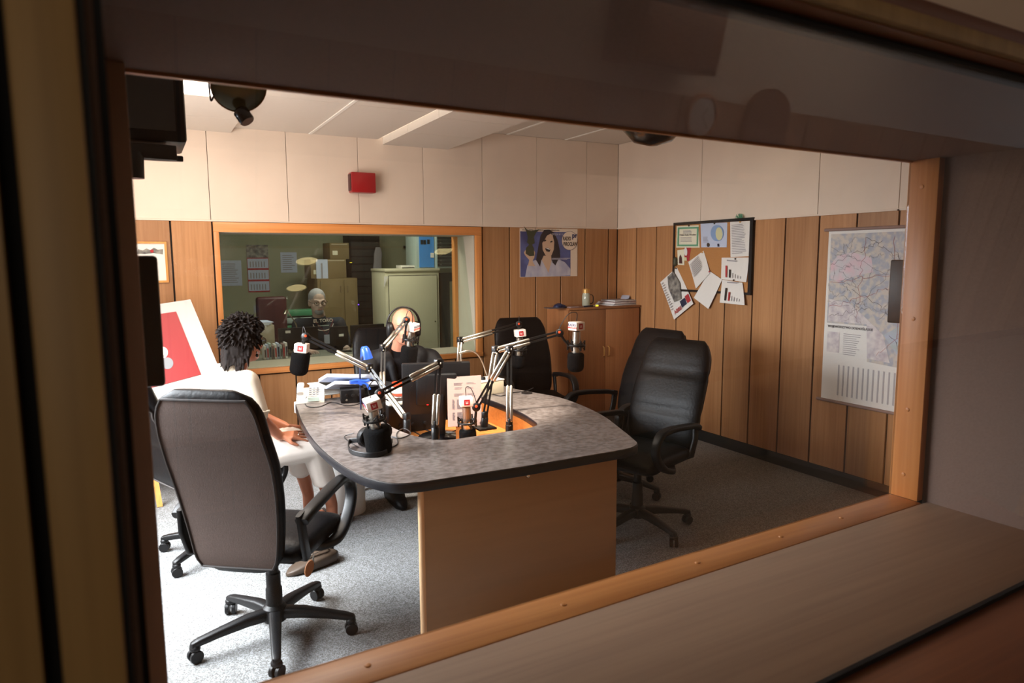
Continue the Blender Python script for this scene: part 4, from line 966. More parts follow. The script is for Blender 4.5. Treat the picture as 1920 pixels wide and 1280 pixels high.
remeshed('body', g, 'skin_pale', mb, 0.008, 3); eyes_and_lips(mb, PB, MB_, 1.02); spectacles(mb, PB, MB_, 1.02, 'dark_metal', False)
g = G().ell(c3, (0.19, 0.135, 0.205)); g.cap(p3, c3, 0.155, 0.15); g.cap(s3l, s3r, 0.066); g.cap(n3+V((0, 0, -0.05)), n3+V((0, 0, -0.008)), 0.085, 0.066)
for a0, b0 in ((s3l, e3l), (s3r, e3r)): g.cap(a0, a0.lerp(b0, 0.8), 0.070, 0.066)
remeshed('tee_shirt', g, 'tee_navy', mb, 0.009, 3)
g = G()
for sx in (-1, 1):
    k0 = V((p3.x+sx*0.12, 0.86, 0.54)); a0 = V((k0.x, 0.92, 0.09)); g.cap(p3+V((sx*0.09, 0, -0.03)), k0, 0.102, 0.078); g.cap(k0, a0, 0.072, 0.055)
g.ell(p3, (0.185, 0.16, 0.12)); remeshed('trousers', g, 'navy', mb, 0.01, 3)
g = G().ell(PB(0, -0.022, 0.045), (0.083, 0.098, 0.088), MB_).ell(PB(0, -0.05, 0.0), (0.08, 0.07, 0.075), MB_)
remeshed('hair', g, 'hair_grey', mb, 0.006, 2)
part('beard', G().ell(PB(0, 0.065, -0.078), (0.045, 0.034, 0.036), MB_), 'hair_grey', mb)
tz_ = pt(606, 612, y=1.06); S = Sheet(V((tz_.x, 1.055, tz_.z)), (1, 0, 0), (0, 0, 1))
put('lettering', S.text('EL TORO', 0.047, 0.0, 0.045, 0.004, 'CENTER', 0.001), 'flag_white', mb)
part('horn_print', G().tube([S.p(0.10*math.cos(a), 0.035+0.075*math.sin(a), 0.006) for a in [PI+0.1+(PI-0.2)*i/16 for i in range(17)]], 0.004, 5), 'flag_white', mb)
part('small_print', S.rect(-0.055, 0.055, 0.006, 0.016, 0.006), 'server_grey', mb)
part('lanyard', G().tube([n3+V((-0.05, -0.06, -0.02)), S.p(-0.075, 0.05, 0.012), S.p(0.03, -0.08, 0.016), S.p(0.10, 0.06, 0.010), n3+V((0.06, -0.05, -0.02))], 0.0025, 6), 'red_gloss', mb)
part('badge', S.rect(0.0, 0.07, -0.17, -0.08, 0.016, 0.003), 'paper_blue', mb)
# ------------------------------------------------------------------ things on the desk
DZ = 0.7518
# headphones lying beside the low microphone
hq = pt(690, 832, z=DZ); hd = thing('headphones', 'black headphones lying on the desk beside the low microphone', 'headphones', hq)
cu = pt(688, 818, z=DZ+0.05)
ec = part('ear_cup', G().loft([sring(cu+V((0, y, 0)), V((1, 0, 0.1)), V((0, -0.1, 1)), a, a, 24, 0.9) for y, a in ((-0.022, 0.030), (-0.018, 0.044), (0.004, 0.050), (0.018, 0.046), (0.024, 0.03))]), 'black_plastic', hd, smooth=60)
part('ear_pad', G().tube([cu+V((0.035*math.cos(a), -0.022, 0.035*math.sin(a))) for a in [2*PI*i/20 for i in range(21)]], 0.011, 8), 'black_leather', ec)
cu2 = cu+V((0.10, 0.06, -0.005))
part('ear_cup', G().loft([sring(cu2+V((0, y, 0)), V((1, 0, 0.1)), V((0, -0.1, 1)), a, a, 24, 0.9) for y, a in ((-0.018, 0.03), (-0.012, 0.044), (0.006, 0.046), (0.02, 0.03))]), 'black_plastic', hd, smooth=60)
hb0 = pt(655, 832, z=DZ+0.014)
part('headband', G().band(spline([cu+V((-0.045, 0, -0.012)), hb0+V((0, 0, 0.01)), pt(658, 846, z=DZ+0.012), pt(690, 853, z=DZ+0.012), pt(722, 848, z=DZ+0.012), pt(735, 826, z=DZ+0.02)], 6), 0.024, 0.007, (0, 0, 1)), 'black_plastic', hd)
part('cable', G().tube(spline([pt(663, 812, z=DZ+0.02), pt(646, 818, z=DZ+0.004), pt(652, 826, z=DZ+0.004), pt(672, 838, z=DZ+0.004)], 5), 0.0022, 6), 'cable', hd)
def lead(name, label, px, r=0.003, m='cable', cat='cable', z=DZ):
    tag(part(name, G().tube(spline([pt(a, b, z=(c[0] if c else z+r)) for a, b, *c in px], 5), r, 6), m), label, cat)
lead('cable', 'thin black lead lying on the desk right of the low microphone', [(734, 818), (752, 821), (770, 812), (757, 803), (744, 812), (746, 830), (735, 838)])
lead('cable', 'black lead looping over the front left of the desk console', [(575, 744, 0.80), (571, 752), (577, 762), (600, 762), (622, 754), (650, 760), (672, 757), (690, 748)])
lead('cable', 'black lead across the desk in front of the empty chair', [(1000, 727), (985, 733), (960, 736), (940, 742), (922, 738)])
# telephone console on the left wing
c = pt(583, 752, z=DZ); ph = thing('desk_phone', 'white sloping desk telephone at the far left end of the desk', 'telephone', c); R = rotz(-0.25)
g = G(); prof = [(-0.075, 0), (0.075, 0), (0.075, 0.075), (0.06, 0.08), (-0.075, 0.025)]
g.loft([[c+R @ V((x, y, z)) for y, z in prof] for x in (-0.085, 0.085)])
part('body', g, 'white_plastic', ph, 0.004)
part('display', G().box(c+R @ V((0.02, -0.079, 0.028)), (0.07, 0.004, 0.026), R), 'server_grey', ph)
part('handset', G().band([c+R @ V(q) for q in ((-0.06, -0.07, 0.065), (-0.062, -0.03, 0.082), (-0.062, 0.03, 0.096), (-0.06, 0.07, 0.10))], 0.04, 0.026, R @ V((1, 0, 0))), 'white_plastic', ph)
g = G()
for i in range(3):
    for j in range(4): g.box(c+R @ V((0.0+i*0.022, -0.045+j*0.024, 0.044+j*0.0092+0.008)), (0.014, 0.014, 0.006), R)
part('keys', g, 'cable_grey', ph)['kind'] = 'stuff'
# black box, binders, laptop-like case on the left wing
c = pt(661, 752, z=DZ); bx = thing('amplifier_box', 'small black headphone amplifier box on the left wing of the desk', 'box', c); R = rotz(-0.2)
part('case', G().box(c+V((0, 0, 0.043)), (0.15, 0.12, 0.084), R), 'black_plastic', bx, 0.006)
for i in range(3): part('knob', G().lathe([(0.010, 0), (0.009, 0.014), (0.0002, 0.015)], c+R @ V((-0.04+i*0.04, -0.06, 0.05)), R @ V((0, -1, 0)), 12), 'dark_metal', bx)
part('socket', G().lathe([(0.007, 0), (0.007, 0.003), (0.0002, 0.003)], c+R @ V((-0.04, -0.06, 0.022)), R @ V((0, -1, 0)), 12), 'chrome', bx)
c = pt(640, 735, z=DZ); bd = thing('binder', 'white binder with dark spine lying flat on the left wing of the desk', 'binder', c); R = rotz(0.1)
part('cover', G().box(c+V((0, 0.05, 0.052)), (0.36, 0.27, 0.006), R), 'white_plastic', bd, 0.002)
part('cover', G().box(c+V((0, 0.05, 0.010)), (0.36, 0.27, 0.006), R), 'white_plastic', bd, 0.002)
part('pages', G().box(c+V((0.005, 0.055, 0.031)), (0.34, 0.255, 0.036), R), 'paper', bd)
part('panel', G().box(c+V((0.02, 0.05, 0.0565)), (0.26, 0.2, 0.003), R), 'dark_metal', bd)
for i, (px, py, w, lab) in enumerate([(662, 722, 0.30, 'lower of two pale blue ring folders leaning at the desk end'), (652, 709, 0.33, 'upper of two pale blue ring folders leaning at the desk end')]):
    c = pt(px, py, y=-1.42+0.03*i); f = thing('folder', lab, 'folder', c); R = Matrix.Rotation(0.10, 3, 'Y') @ Matrix.Rotation(-0.3, 3, 'X')
    part('cover', G().box(c, (w, 0.22, 0.022), R), 'paper_blue', f, 0.002)
    part('pages', G().box(c+V((0.004, 0.003, 0)), (w*0.985, 0.224, 0.014), R), 'paper', f)
# blue clamp lamp
c = pt(677, 733, y=-1.80); cl = thing('clamp_lamp', 'blue clip-on desk lamp with blue plastic clamp', 'lamp', c)
j = pt(675, 716, y=-1.80)
part('stem', G().tube([j, pt(675, 700, y=-1.80), pt(675, 683, y=-1.79), pt(679, 670, y=-1.77), pt(685, 661, y=-1.76)], 0.006, 8), 'navy', cl)
h = pt(686, 664, y=-1.75)
part('shade', G().lathe([(0.016, 0.05), (0.026, 0.035), (0.034, 0.0), (0.038, -0.03), (0.035, -0.031), (0.03, 0.0), (0.02, 0.03)], h, (-0.15, 0.1, 1), 20), 'blue_plastic', cl, smooth=60)
for sx, zz in ((1, 0.012), (-1, -0.012)):
    part('clamp_jaw', G().band(spline([j+V((-0.06, 0, 0.004+zz*0.3)), j+V((-0.02, 0, 0.012 if sx > 0 else -0.004)), j+V((0.03, -0.01, 0.006 if sx > 0 else -0.01)), j+V((0.05, -0.02, 0.012 if sx > 0 else -0.045))], 4), 0.035, 0.014, (0, 1, 0)), 'blue_plastic', cl)
part('pivot', G().cyl(j+V((-0.0, -0.02, 0)), j+V((0, 0.02, 0)), 0.017), 'blue_plastic', cl)
part('clamp_post', G().tube([j+V((0.0, 0.0, -0.01)), j+V((0.0, 0.0, DZ-j.z+0.001))], 0.005, 8), 'navy', cl)
# mug added in place of a hand holding orange and white paper, keyboard, computer screen, sheet of paper, round foot
c = pt(748, 741, y=-1.74); ZK = c.z
tn = thing('orange_stand_in', 'mug-shaped stand-in for orange and white paper in the hand of the bald man', 'mug', c)
part('cup', G().lathe([(0.030, 0), (0.041, 0.006), (0.045, 0.05), (0.042, 0.085), (0.038, 0.085), (0.04, 0.05), (0.034, 0.012)], c, (0, 0, 1), 24), 'orange_cap', tn, smooth=60)
part('label_band', G().lathe([(0.0455, 0.02), (0.0463, 0.04), (0.0458, 0.06)], c, (0, 0, 1), 24), 'flag_white', tn)
part('handle', G().tube([c+V((0.04, 0, 0.02)), c+V((0.068, 0, 0.03)), c+V((0.068, 0, 0.055)), c+V((0.04, 0, 0.066))], 0.006, 8), 'orange_cap', tn)
kb = V((c.x+0.02, -1.80, SH)); eq = thing('equipment_case', 'black equipment case on the sunken shelf left of the monitor', 'case', kb)
part('case', G().box(V((kb.x, kb.y, (SH+ZK-0.025)/2)), (0.30, 0.24, ZK-0.026-SH)), 'black_plastic', eq, 0.005)
for k_ in range(3): part('knob', G().lathe([(0.010, 0), (0.009, 0.012), (0.0002, 0.013)], (kb.x-0.08+0.08*k_, kb.y-0.12, SH+0.05), (0, -1, 0), 12), 'dark_metal', eq)
kt2 = thing('keyboard', 'pale keyboard lying on the black equipment case', 'keyboard', V((kb.x, kb.y, ZK-0.0255)))
part('case', G().box(V((kb.x, kb.y, ZK-0.014)), (0.29, 0.22, 0.022)), 'white_plastic', kt2, 0.004)
g = G()
for i in range(11):
    for j2 in range(4): g.box(V((kb.x-0.125+i*0.025, kb.y-0.095+j2*0.024, ZK-0.001)), (0.019, 0.018, 0.007))
part('keys', g, 'black_plastic', kt2)['kind'] = 'stuff'
mc = pt(818, 727, y=-2.10); mo = thing('computer_monitor', 'black computer monitor seen from behind in the middle of the desk', 'monitor', V((mc.x, mc.y, SH)))
R = rotz(-0.32) @ Matrix.Rotation(0.10, 3, 'X')
part('housing', G().box(mc, (0.40, 0.035, 0.31), R), 'black_plastic', mo, 0.008)
part('rear_bulge', G().box(mc-R @ V((0, 0.03, 0.0)), (0.24, 0.04, 0.19), R), 'black_plastic', mo, 0.014)
part('bezel', G().box(mc+R @ V((0, 0.018, 0)), (0.37, 0.004, 0.28), R), 'black_gloss', mo)
part('top_highlight_strip', G().box(mc+R @ V((0.09, -0.012, 0.156)), (0.12, 0.006, 0.003), R), 'dark_metal', mo)
part('stand', G().band([V((mc.x, mc.y-0.03, SH+0.02)), V((mc.x, mc.y-0.05, mc.z-0.16)), V((mc.x, mc.y-0.04, mc.z-0.03))], 0.07, 0.02, R @ V((1, 0, 0))), 'black_plastic', mo)
part('round_foot', G().lathe([(0.125, 0), (0.125, 0.008), (0.11, 0.018), (0.03, 0.026), (0.0002, 0.026)], V((mc.x, mc.y-0.03, SH+0.0008)), (0, 0, 1), 32), 'black_gloss', mo)
part('power_light', G().box(mc+R @ V((-0.055, -0.052, -0.085)), (0.010, 0.003, 0.004), R), 'led_red', mo)
# typed sheet standing against the screen
pb = [pt(840, 800, y=-2.28), pt(903, 797, y=-2.33), pt(902, 703, y=-2.22), pt(838, 707, y=-2.17)]
sh = thing('paper_sheet', 'pinkish typed sheet standing upright behind the middle microphone', 'paper', (pb[0]+pb[1])/2)
xd = (pb[1]-pb[0]); yd = (pb[3]-pb[0]); n = xd.cross(yd).normalized()
part('page', G().loft([[p for p in pb], [p-n*0.001 for p in pb]]), 'paper_pink', sh)
S = Sheet(pb[0], xd, yd); w, hh = xd.length, yd.length
pr = part('print', S.lines(w*0.20, w*0.50, hh*0.82, hh*0.88, 3, 0.0022, 0.0008), 'ink', sh); pr['kind'] = 'stuff'
for u0, u1, v0, v1, k in ((0.58, 0.88, 0.84, 0.88, 2), (0.22, 0.48, 0.74, 0.79, 2), (0.60, 0.84, 0.74, 0.79, 2), (0.20, 0.50, 0.60, 0.66, 3), (0.60, 0.86, 0.60, 0.66, 3), (0.14, 0.22, 0.34, 0.54, 12), (0.28, 0.48, 0.34, 0.54, 12), (0.14, 0.22, 0.12, 0.28, 10), (0.28, 0.46, 0.12, 0.28, 10)):
    part('print', S.lines(w*u0, w*u1, hh*v0, hh*v1, k, 0.0018, 0.0008), 'ink', sh)['kind'] = 'stuff'
pc = (pb[0]+pb[1])/2; part('paper_stand', G().box(V((pc.x, pc.y+0.015, (SH+pc.z)/2+0.01)), (0.09, 0.022, pc.z-SH+0.03), rotz(-0.5)), 'shelf_wood', sh)
for i, px in enumerate([[(700, 800), (735, 812), (760, 824), (800, 826), (770, 806), (735, 798)], [(745, 806), (790, 800), (830, 806), (860, 812), (890, 806)], [(770, 790), (800, 806), (835, 812), (870, 800)]]):
    lead('cable', ['tangled black lead on the sunken shelf at the front left', 'grey lead winding across the sunken shelf', 'black lead along the foot of the computer screen'][i], px, 0.0035, 'cable_grey' if i == 1 else 'cable', z=SH)
# console with gooseneck behind the screen
c = pt(905, 712, y=-1.72); c.z = DZ; gk = thing('talkback_console', 'beige talkback box with rotary knobs and gooseneck on the right wing', 'console', c); R = rotz(0.15)
part('case', G().box(c+V((0, 0, 0.045)), (0.24, 0.16, 0.09), R), 'beige_plastic', gk, 0.006)
part('top_plate', G().box(c+V((0, 0, 0.093)), (0.245, 0.165, 0.008), R), 'white_plastic', gk, 0.002)
for i in range(3): part('knob', G().lathe([(0.018, 0), (0.016, 0.018), (0.0002, 0.02)], c+R @ V((-0.07+i*0.06, -0.02, 0.097)), (0, 0, 1), 14), 'black_plastic', gk)
part('gooseneck', G().tube(spline([pt(913, 703, y=-1.74), pt(905, 680, y=-1.74), pt(895, 664, y=-1.74), pt(882, 657, y=-1.74), pt(871, 658, y=-1.74)], 5), 0.005, 8), 'satin_metal', gk)
part('gooseneck_head', G().cyl(pt(873, 658, y=-1.74), pt(860, 662, y=-1.74), 0.008), 'satin_metal', gk)

# ------------------------------------------------------------------ cabinet in the corner and what lies on it
cab = thing('cabinet', 'low wooden two-door cabinet in the room corner', 'cabinet', (-0.44, -0.21, 0))
CH = 1.185
part('body', G().b(-0.866, -0.016, -0.392, -0.012, 0.0, CH-0.02), 'cabinet_wood', cab)
part('top', G().b(-0.868, -0.014, -0.412, -0.012, CH-0.02, CH), 'cabinet_wood', cab, 0.002)
part('plinth', G().b(-0.84, -0.03, -0.398, -0.392, 0.0, 0.07), 'skirting', cab)
for x0, x1 in ((-0.852, -0.443), (-0.439, -0.03)):
    d = part('door', G().b(x0, x1, -0.41, -0.393, 0.075, CH-0.026), 'cabinet_wood', cab, 0.002)
    hx = -0.47 if x0 < -0.5 else -0.41
    part('handle', G().tube([V((hx, -0.41, 0.70)), V((hx, -0.432, 0.71)), V((hx, -0.432, 0.79)), V((hx, -0.41, 0.80))], 0.005, 8), 'gold', d)
    if x0 > -0.5: part('keyhole', G().lathe([(0.008, 0), (0.008, 0.003), (0.0002, 0.003)], (-0.41, -0.41, 0.93), (0, -1, 0), 12), 'chrome', d)
def stack(name, label, px, py, ytop, sizes, mats, cat, rz0=0.1):
    p = pt(px, py, y=ytop); p.z = CH; t = thing(name, label, cat, p); z = CH+0.0005
    for i, (w, d, h) in enumerate(sizes):
        q = part('sheet', G().box(V((p.x+rnd.uniform(-0.012, 0.012), p.y+rnd.uniform(-0.01, 0.01), z+h/2)), (w, d, h), rotz(rz0+rnd.uniform(-0.12, 0.12))), mats[i % len(mats)], t, 0.001); z += h
    return t, p, z
t, p, z = stack('newspaper_pile', 'untidy pile of folded newspapers on the wooden cabinet', 1160, 566, -0.2, [(0.38, 0.27, 0.006), (0.36, 0.27, 0.010), (0.37, 0.25, 0.006), (0.34, 0.26, 0.010), (0.35, 0.24, 0.005), (0.30, 0.22, 0.010), (0.30, 0.20, 0.005)], ['paper', 'ink_light', 'paper', 'map_white', 'maroon', 'paper', 'ink_light'], 'newspapers')
part('corner_sheet', G().box(V((p.x+0.10, p.y+0.02, z+0.02)), (0.13, 0.10, 0.003), Matrix.Rotation(-0.5, 3, 'Y') @ rotz(0.7)), 'paper_blue', t)
c = pt(1099, 566, y=-0.24); c.z = CH; bt = thing('thermos_bottle', 'clear bottle with gold cap and dark handle on the cabinet', 'bottle', c)
part('body', G().lathe([(0.036, 0.0005), (0.04, 0.006), (0.04, 0.11), (0.034, 0.125), (0.034, 0.13)], c, (0, 0, 1), 24), 'clear_bottle', bt, smooth=60)
part('cap', G().lathe([(0.036, 0.13), (0.036, 0.165), (0.03, 0.172), (0.0002, 0.172)], c, (0, 0, 1), 24), 'gold', bt)
part('handle', G().band(spline([c+V((0.034, -0.01, 0.025)), c+V((0.07, -0.015, 0.035)), c+V((0.07, -0.015, 0.10)), c+V((0.034, -0.01, 0.115))], 4), 0.014, 0.008, (0.3, 1, 0)), 'black_plastic', bt)
c = pt(1049, 566, y=-0.30); c.z = CH; sc_ = thing('blue_case', 'small crumpled blue cloth pouch on the left of the cabinet', 'pouch', c)
part('cloth', G().loft([sring(c+V((x, 0, z)), V((0, 1, 0)), V((0, 0, 1)), a, b, 14) for x, z, a, b in ((-0.06, 0.008, 0.02, 0.006), (-0.03, 0.018, 0.05, 0.016), (0.0, 0.024, 0.04, 0.022), (0.03, 0.016, 0.05, 0.014), (0.07, 0.009, 0.03, 0.006))]), 'navy', sc_, smooth=70)
part('zip', G().tube([c+V((-0.05, -0.02, 0.02)), c+V((0, -0.03, 0.038)), c+V((0.05, -0.02, 0.022))], 0.003, 6), 'blue_plastic', sc_)
c = pt(1076, 570, y=-0.34); c.z = CH; tag(part('magazine', G().box(c+V((0, 0, 0.006)), (0.15, 0.10, 0.010), rotz(0.1)), 'paper_pink', None, 0.001), 'pale pink folded leaflet lying beside the gold-capped bottle', 'leaflet')
c = pt(1034, 570, y=-0.32); c.z = CH; tag(part('notebook', G().box(c+V((0.03, 0, 0.004)), (0.16, 0.12, 0.006), rotz(-0.1)), 'ink', None, 0.001), 'thin grey notebook at the left corner of the cabinet', 'notebook')
for i, (px, m, lab) in enumerate([(1103, 'navy', 'dark marker pen lying before the bottle on the cabinet'), (1113, 'balloon_yellow', 'yellow marker pen lying right of the bottle on the cabinet')]):
    c = pt(px, 568, y=-0.36+0.02*i); c.z = CH+0.008; mk = thing('marker_pen', lab, 'pen', c)
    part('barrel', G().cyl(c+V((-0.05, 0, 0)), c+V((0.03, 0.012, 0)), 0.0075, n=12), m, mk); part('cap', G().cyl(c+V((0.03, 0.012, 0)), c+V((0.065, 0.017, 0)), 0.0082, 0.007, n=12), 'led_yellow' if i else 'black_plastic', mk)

# ------------------------------------------------------------------ on the back wall
rb = thing('wall_box', 'dark red square box mounted high on the white wall', 'wall box', (-2.72, 0, 2.29))
part('case', G().b(-2.815, -2.61, -0.10, -0.001, 2.21, 2.375), 'red_gloss', rb, 0.006)
part('side_grille', G().b(-2.822, -2.814, -0.085, -0.015, 2.225, 2.36), 'maroon', rb)
# diploma in a wooden frame
df = thing('framed_diploma', 'wood-framed diploma with group picture beside the back window', 'frame', (-4.32, 0, 1.5))
part('frame', G().ring_plate(rect4(-4.44, -4.215, 1.49, 1.795), rect4(-4.425, -4.23, 1.505, 1.78), lambda p: V((p[0], -0.001, p[1])), lambda p: V((p[0], -0.016, p[1]))), 'easel_wood', df)
part('sheet', G().b(-4.426, -4.229, -0.006, -0.002, 1.504, 1.781), 'paper', df)
S = Sheet((-4.425, -0.006, 1.505), (1, 0, 0), (0, 0, 1))
part('picture', S.poly([(0.01, 0.20), (0.02, 0.235), (0.05, 0.225), (0.075, 0.24), (0.10, 0.228), (0.125, 0.245), (0.15, 0.23), (0.185, 0.235), (0.182, 0.195), (0.12, 0.205), (0.06, 0.198)]), 'calendar_photo', df)
part('picture_spot', S.disc(0.11, 0.22, 0.012, 0.0022), 'ink_red', df); part('print', S.lines(0.06, 0.15, 0.12, 0.17, 3, 0.002), 'ink_light', df)['kind'] = 'stuff'
# poster right of the window
S = Sheet((-1.17, -0.002, 1.475), (1, 0, 0), (0, 0, 1)); PW_, PH_ = 0.668, 0.47
po = thing('wall_poster', 'radio station poster of a laughing woman on a dark blue ground', 'poster', (-0.83, -0.002, 1.475))
part('sheet', S.rect(0, PW_, 0, PH_, 0, 0.001), 'poster_paper', po)
part('blue_field', S.rect(0.006, 0.585, 0.003, PH_-0.030, 0.0012), 'poster_blue', po)
k = PW_/1310.0                                        # the print's own units, taken off a close-up
def pp(pts): return [((x-165)*k, (1205-y)*k*1.0) for x, y in pts]
part('shirt', S.poly(pp([(280, 1203), (330, 980), (430, 900), (520, 880), (640, 870), (800, 1100), (870, 900), (1060, 880), (1180, 930), (1310, 1060), (1310, 1190), (700, 1200)]), 0.0020), 'poster_shirt', po)
part('hair', S.poly(pp([(520, 880), (570, 640), (620, 420), (700, 310), (820, 300), (930, 360), (1010, 500), (1060, 700), (1070, 830), (1010, 900), (960, 990), (890, 930), (880, 860), (640, 880), (610, 1010)]), 0.0026), 'poster_hair', po)
part('neck', S.poly(pp([(690, 800), (860, 800), (870, 900), (800, 1130), (650, 880)]), 0.0032), 'poster_skin', po)
part('face', S.poly(pp([(660, 560), (700, 440), (800, 370), (890, 400), (930, 540), (920, 680), (870, 790), (800, 825), (730, 790), (670, 690)]), 0.0038), 'poster_skin', po)
part('mouth', S.poly(pp([(720, 660), (790, 645), (845, 690), (820, 730), (750, 715)]), 0.0044), 'poster_hair', po)
part('teeth', S.poly(pp([(735, 662), (790, 652), (835, 690), (790, 676)]), 0.0050), 'paper', po)
part('eye', S.poly(pp([(690, 515), (735, 490), (750, 515), (710, 535)]), 0.0044), 'poster_hair', po); part('eye', S.poly(pp([(830, 535), (880, 510), (895, 535), (850, 550)]), 0.0044), 'poster_hair', po)
part('forelock', S.poly(pp([(650, 560), (680, 420), (780, 340), (880, 360), (760, 420), (700, 520)]), 0.0050), 'poster_hair', po)
part('arm', S.poly(pp([(340, 990), (370, 880), (280, 790), (250, 740), (290, 690), (300, 760), (440, 790), (470, 690), (500, 740), (480, 840), (440, 900), (500, 1000)]), 0.0032), 'poster_skin', po)
part('trophy', S.poly(pp([(250, 240), (330, 320), (420, 330), (600, 300), (520, 360), (470, 450), (490, 560), (430, 590), (470, 660), (480, 800), (380, 810), (290, 760), (300, 650), (370, 590), (320, 550), (340, 460), (310, 350)]), 0.0040), 'olive', po)
part('disc', S.disc((1285-165)*k, (1205-510)*k, 185*k, 0.0030), 'poster_paper', po); part('disc_ring', G().tube([S.p((1285-165)*k+183*k*math.cos(a), (1205-510)*k+183*k*math.sin(a), 0.0036) for a in [2*PI*i/36 for i in range(37)]], 0.0015, 5), 'flag_blue', po)
put('lettering', S.text('RADIO', 0.055, (1130-165)*k, (1205-505)*k, 0.0044, 'LEFT', 0.0014, 0.56), 'black_ink', po)
put('lettering', S.text('WROCŁAW', 0.055, (1135-165)*k, (1205-610)*k, 0.0044, 'LEFT', 0.0014, 0.56), 'black_ink', po)
put('lettering', S.text('pr', 0.07, (1345-165)*k, (1205-450)*k, 0.0044, 'LEFT', 0.003, 0.9), 'flag_blue', po)
put('lettering', S.text('ROZGŁOŚNIA  POLSKIEGO  RADIA  WROCŁAW', 0.0165, 0.03, PH_-0.021, 0.002, 'LEFT', 0.0002, 1.18), 'black_ink', po)
put('lettering', S.text('NAJLEPSZA W EUROPIE', 0.028, 0.576, PH_-0.064, 0.003, 'RIGHT', 0, 0.92), 'poster_shirt', po)
part('small_print', S.lines(0.36, 0.58, 0.165, 0.185, 2, 0.005, 0.0055), 'poster_shirt', po)['kind'] = 'stuff'

# ------------------------------------------------------------------ on the right wall (u runs towards the glass)
def wsheet(y, z): return Sheet((-0.002, y, z), (0, -1, 0), (0, 0, 1))
cb = thing('notice_board', 'cork notice board with black frame hung on the right wall', 'notice board', (-0.01, -1.34, 1.34))
part('cork', G().b(-0.012, -0.001, -1.80, -0.885, 1.36, 1.965), 'cork', cb)
part('frame', G().ring_plate(rect4(-1.815, -0.875, 1.345, 1.975), rect4(-1.785, -0.895, 1.365, 1.95), lambda p: V((-0.001, p[0], p[1])), lambda p: V((-0.022, p[0], p[1]))), 'black_plastic', cb)
def pinned(name, label, quad, m, cat='paper', pin=None, pm='black_ink', lift=0.014, curl=0.02):
    """a sheet on the board or wall given by its four corners in the photograph; free corners lift off a little"""
    q = [pt(a, b, x=-lift) for a, b in quad]                       # lower left, lower right, upper right, upper left
    t = thing(name, label, cat, (q[0]+q[1])/2)
    rows = []
    for j in range(5):
        f = j/4; a = q[0].lerp(q[3], f); b = q[1].lerp(q[2], f); row = []
        for i in range(5):
            p = a.lerp(b, i/4); row.append(p+V((-curl*(1-f)**2*(0.4+0.6*i/4), 0, 0)))
        rows.append(row)
    part('page', G().loft([r+[p+V((0.0008, 0, 0)) for p in reversed(r)] for r in rows]), m, t, smooth=80)
    S = Sheet(q[0]+V((-0.003-curl*0.6, 0, 0)), q[1]-q[0], q[3]-q[0])
    if pin:
        pp_ = pt(pin[0], pin[1], x=-lift-0.004); part('pin', G().lathe([(0.006, 0), (0.0075, 0.006), (0.0002, 0.009)], pp_, (-1, 0, 0), 10), pm, t)
    return t, S, (q[1]-q[0]).length, (q[3]-q[0]).length
t, S, w, h = pinned('certificate', 'certificate with green ornamental border in the corner of the notice board', [(1268, 464), (1312, 464), (1310, 422), (1269, 424)], 'paper_cream', 'certificate', (1292, 423), curl=0.002)
part('border', G().ring_plate(rect4(w*0.06, w*0.94, h*0.06, h*0.94), rect4(w*0.12, w*0.88, h*0.14, h*0.86), lambda p: S.p(p[0], p[1], 0.0005), lambda p: S.p(p[0], p[1], 0.0012)), 'cert_green', t)
put('lettering', S.text('Polskie Radio Wrocław', 0.022, w*0.5, h*0.55, 0.001, 'CENTER', 0.0002), 'ink', t)
part('print', S.lines(w*0.2, w*0.8, h*0.26, h*0.48, 4, 0.004, 0.001), 'ink_light', t)['kind'] = 'stuff'
part('print', S.lines(w*0.3, w*0.7, h*0.64, h*0.80, 3, 0.005, 0.001), 'ink_light', t)['kind'] = 'stuff'
t, S, w, h = pinned('picture_sheet', 'printed sheet with blue balloon picture in clear sleeve on the notice board', [(1315, 463.5), (1363, 463.5), (1363.5, 417), (1313.5, 419)], 'paper_blue', 'picture', (1340, 419), curl=0.003)
part('balloon', S.disc(w*0.66, h*0.58, 0.075, 0.001, ry=0.07), 'balloon_blue', t); part('balloon', S.disc(w*0.74, h*0.55, 0.04, 0.0018, ry=0.055), 'balloon_yellow', t)
part('basket', S.rect(w*0.66, w*0.73, h*0.03, h*0.15, 0.001), 'navy', t); part('teddy', S.disc(w*0.30, h*0.10, 0.018, 0.001), 'bag_brown', t); part('print', S.lines(w*0.1, w*0.34, h*0.2, h*0.45, 6, 0.004, 0.001), 'ink_light', t)['kind'] = 'stuff'
t, S, w, h = pinned('typed_sheet', 'long typed sheet pinned at the right side of the notice board', [(1370, 482), (1406, 480), (1406, 414), (1369, 416)], 'paper', 'paper', (1388, 416), 'gold', curl=0.004)
part('print', S.lines(w*0.1, w*0.85, h*0.08, h*0.92, 18, 0.005, 0.001), 'ink_light', t)['kind'] = 'stuff'
t, S, w, h = pinned('saint_card', 'small cream holy card with dark figure on the notice board', [(1271, 496), (1283, 497), (1283.5, 467), (1270, 469)], 'paper_cream', 'card', curl=0.001, lift=0.017)
part('figure', S.poly([(w*0.25, h*0.1), (w*0.75, h*0.1), (w*0.7, h*0.5), (w*0.5, h*0.72), (w*0.3, h*0.5)]), 'maroon', t)
t, S, w, h = pinned('postcard', 'red and white postcard tucked behind the holy card on the board', [(1283, 488), (1292, 489), (1296, 462), (1282, 460)], 'ink_red', 'card', curl=0.001)
part('white_shape', S.disc(w*0.45, h*0.6, w*0.32, 0.001, ry=h*0.28), 'paper', t); part('strip', S.rect(w*0.05, w*0.6, h*0.0, h*0.22, 0.001), 'balloon_yellow', t)
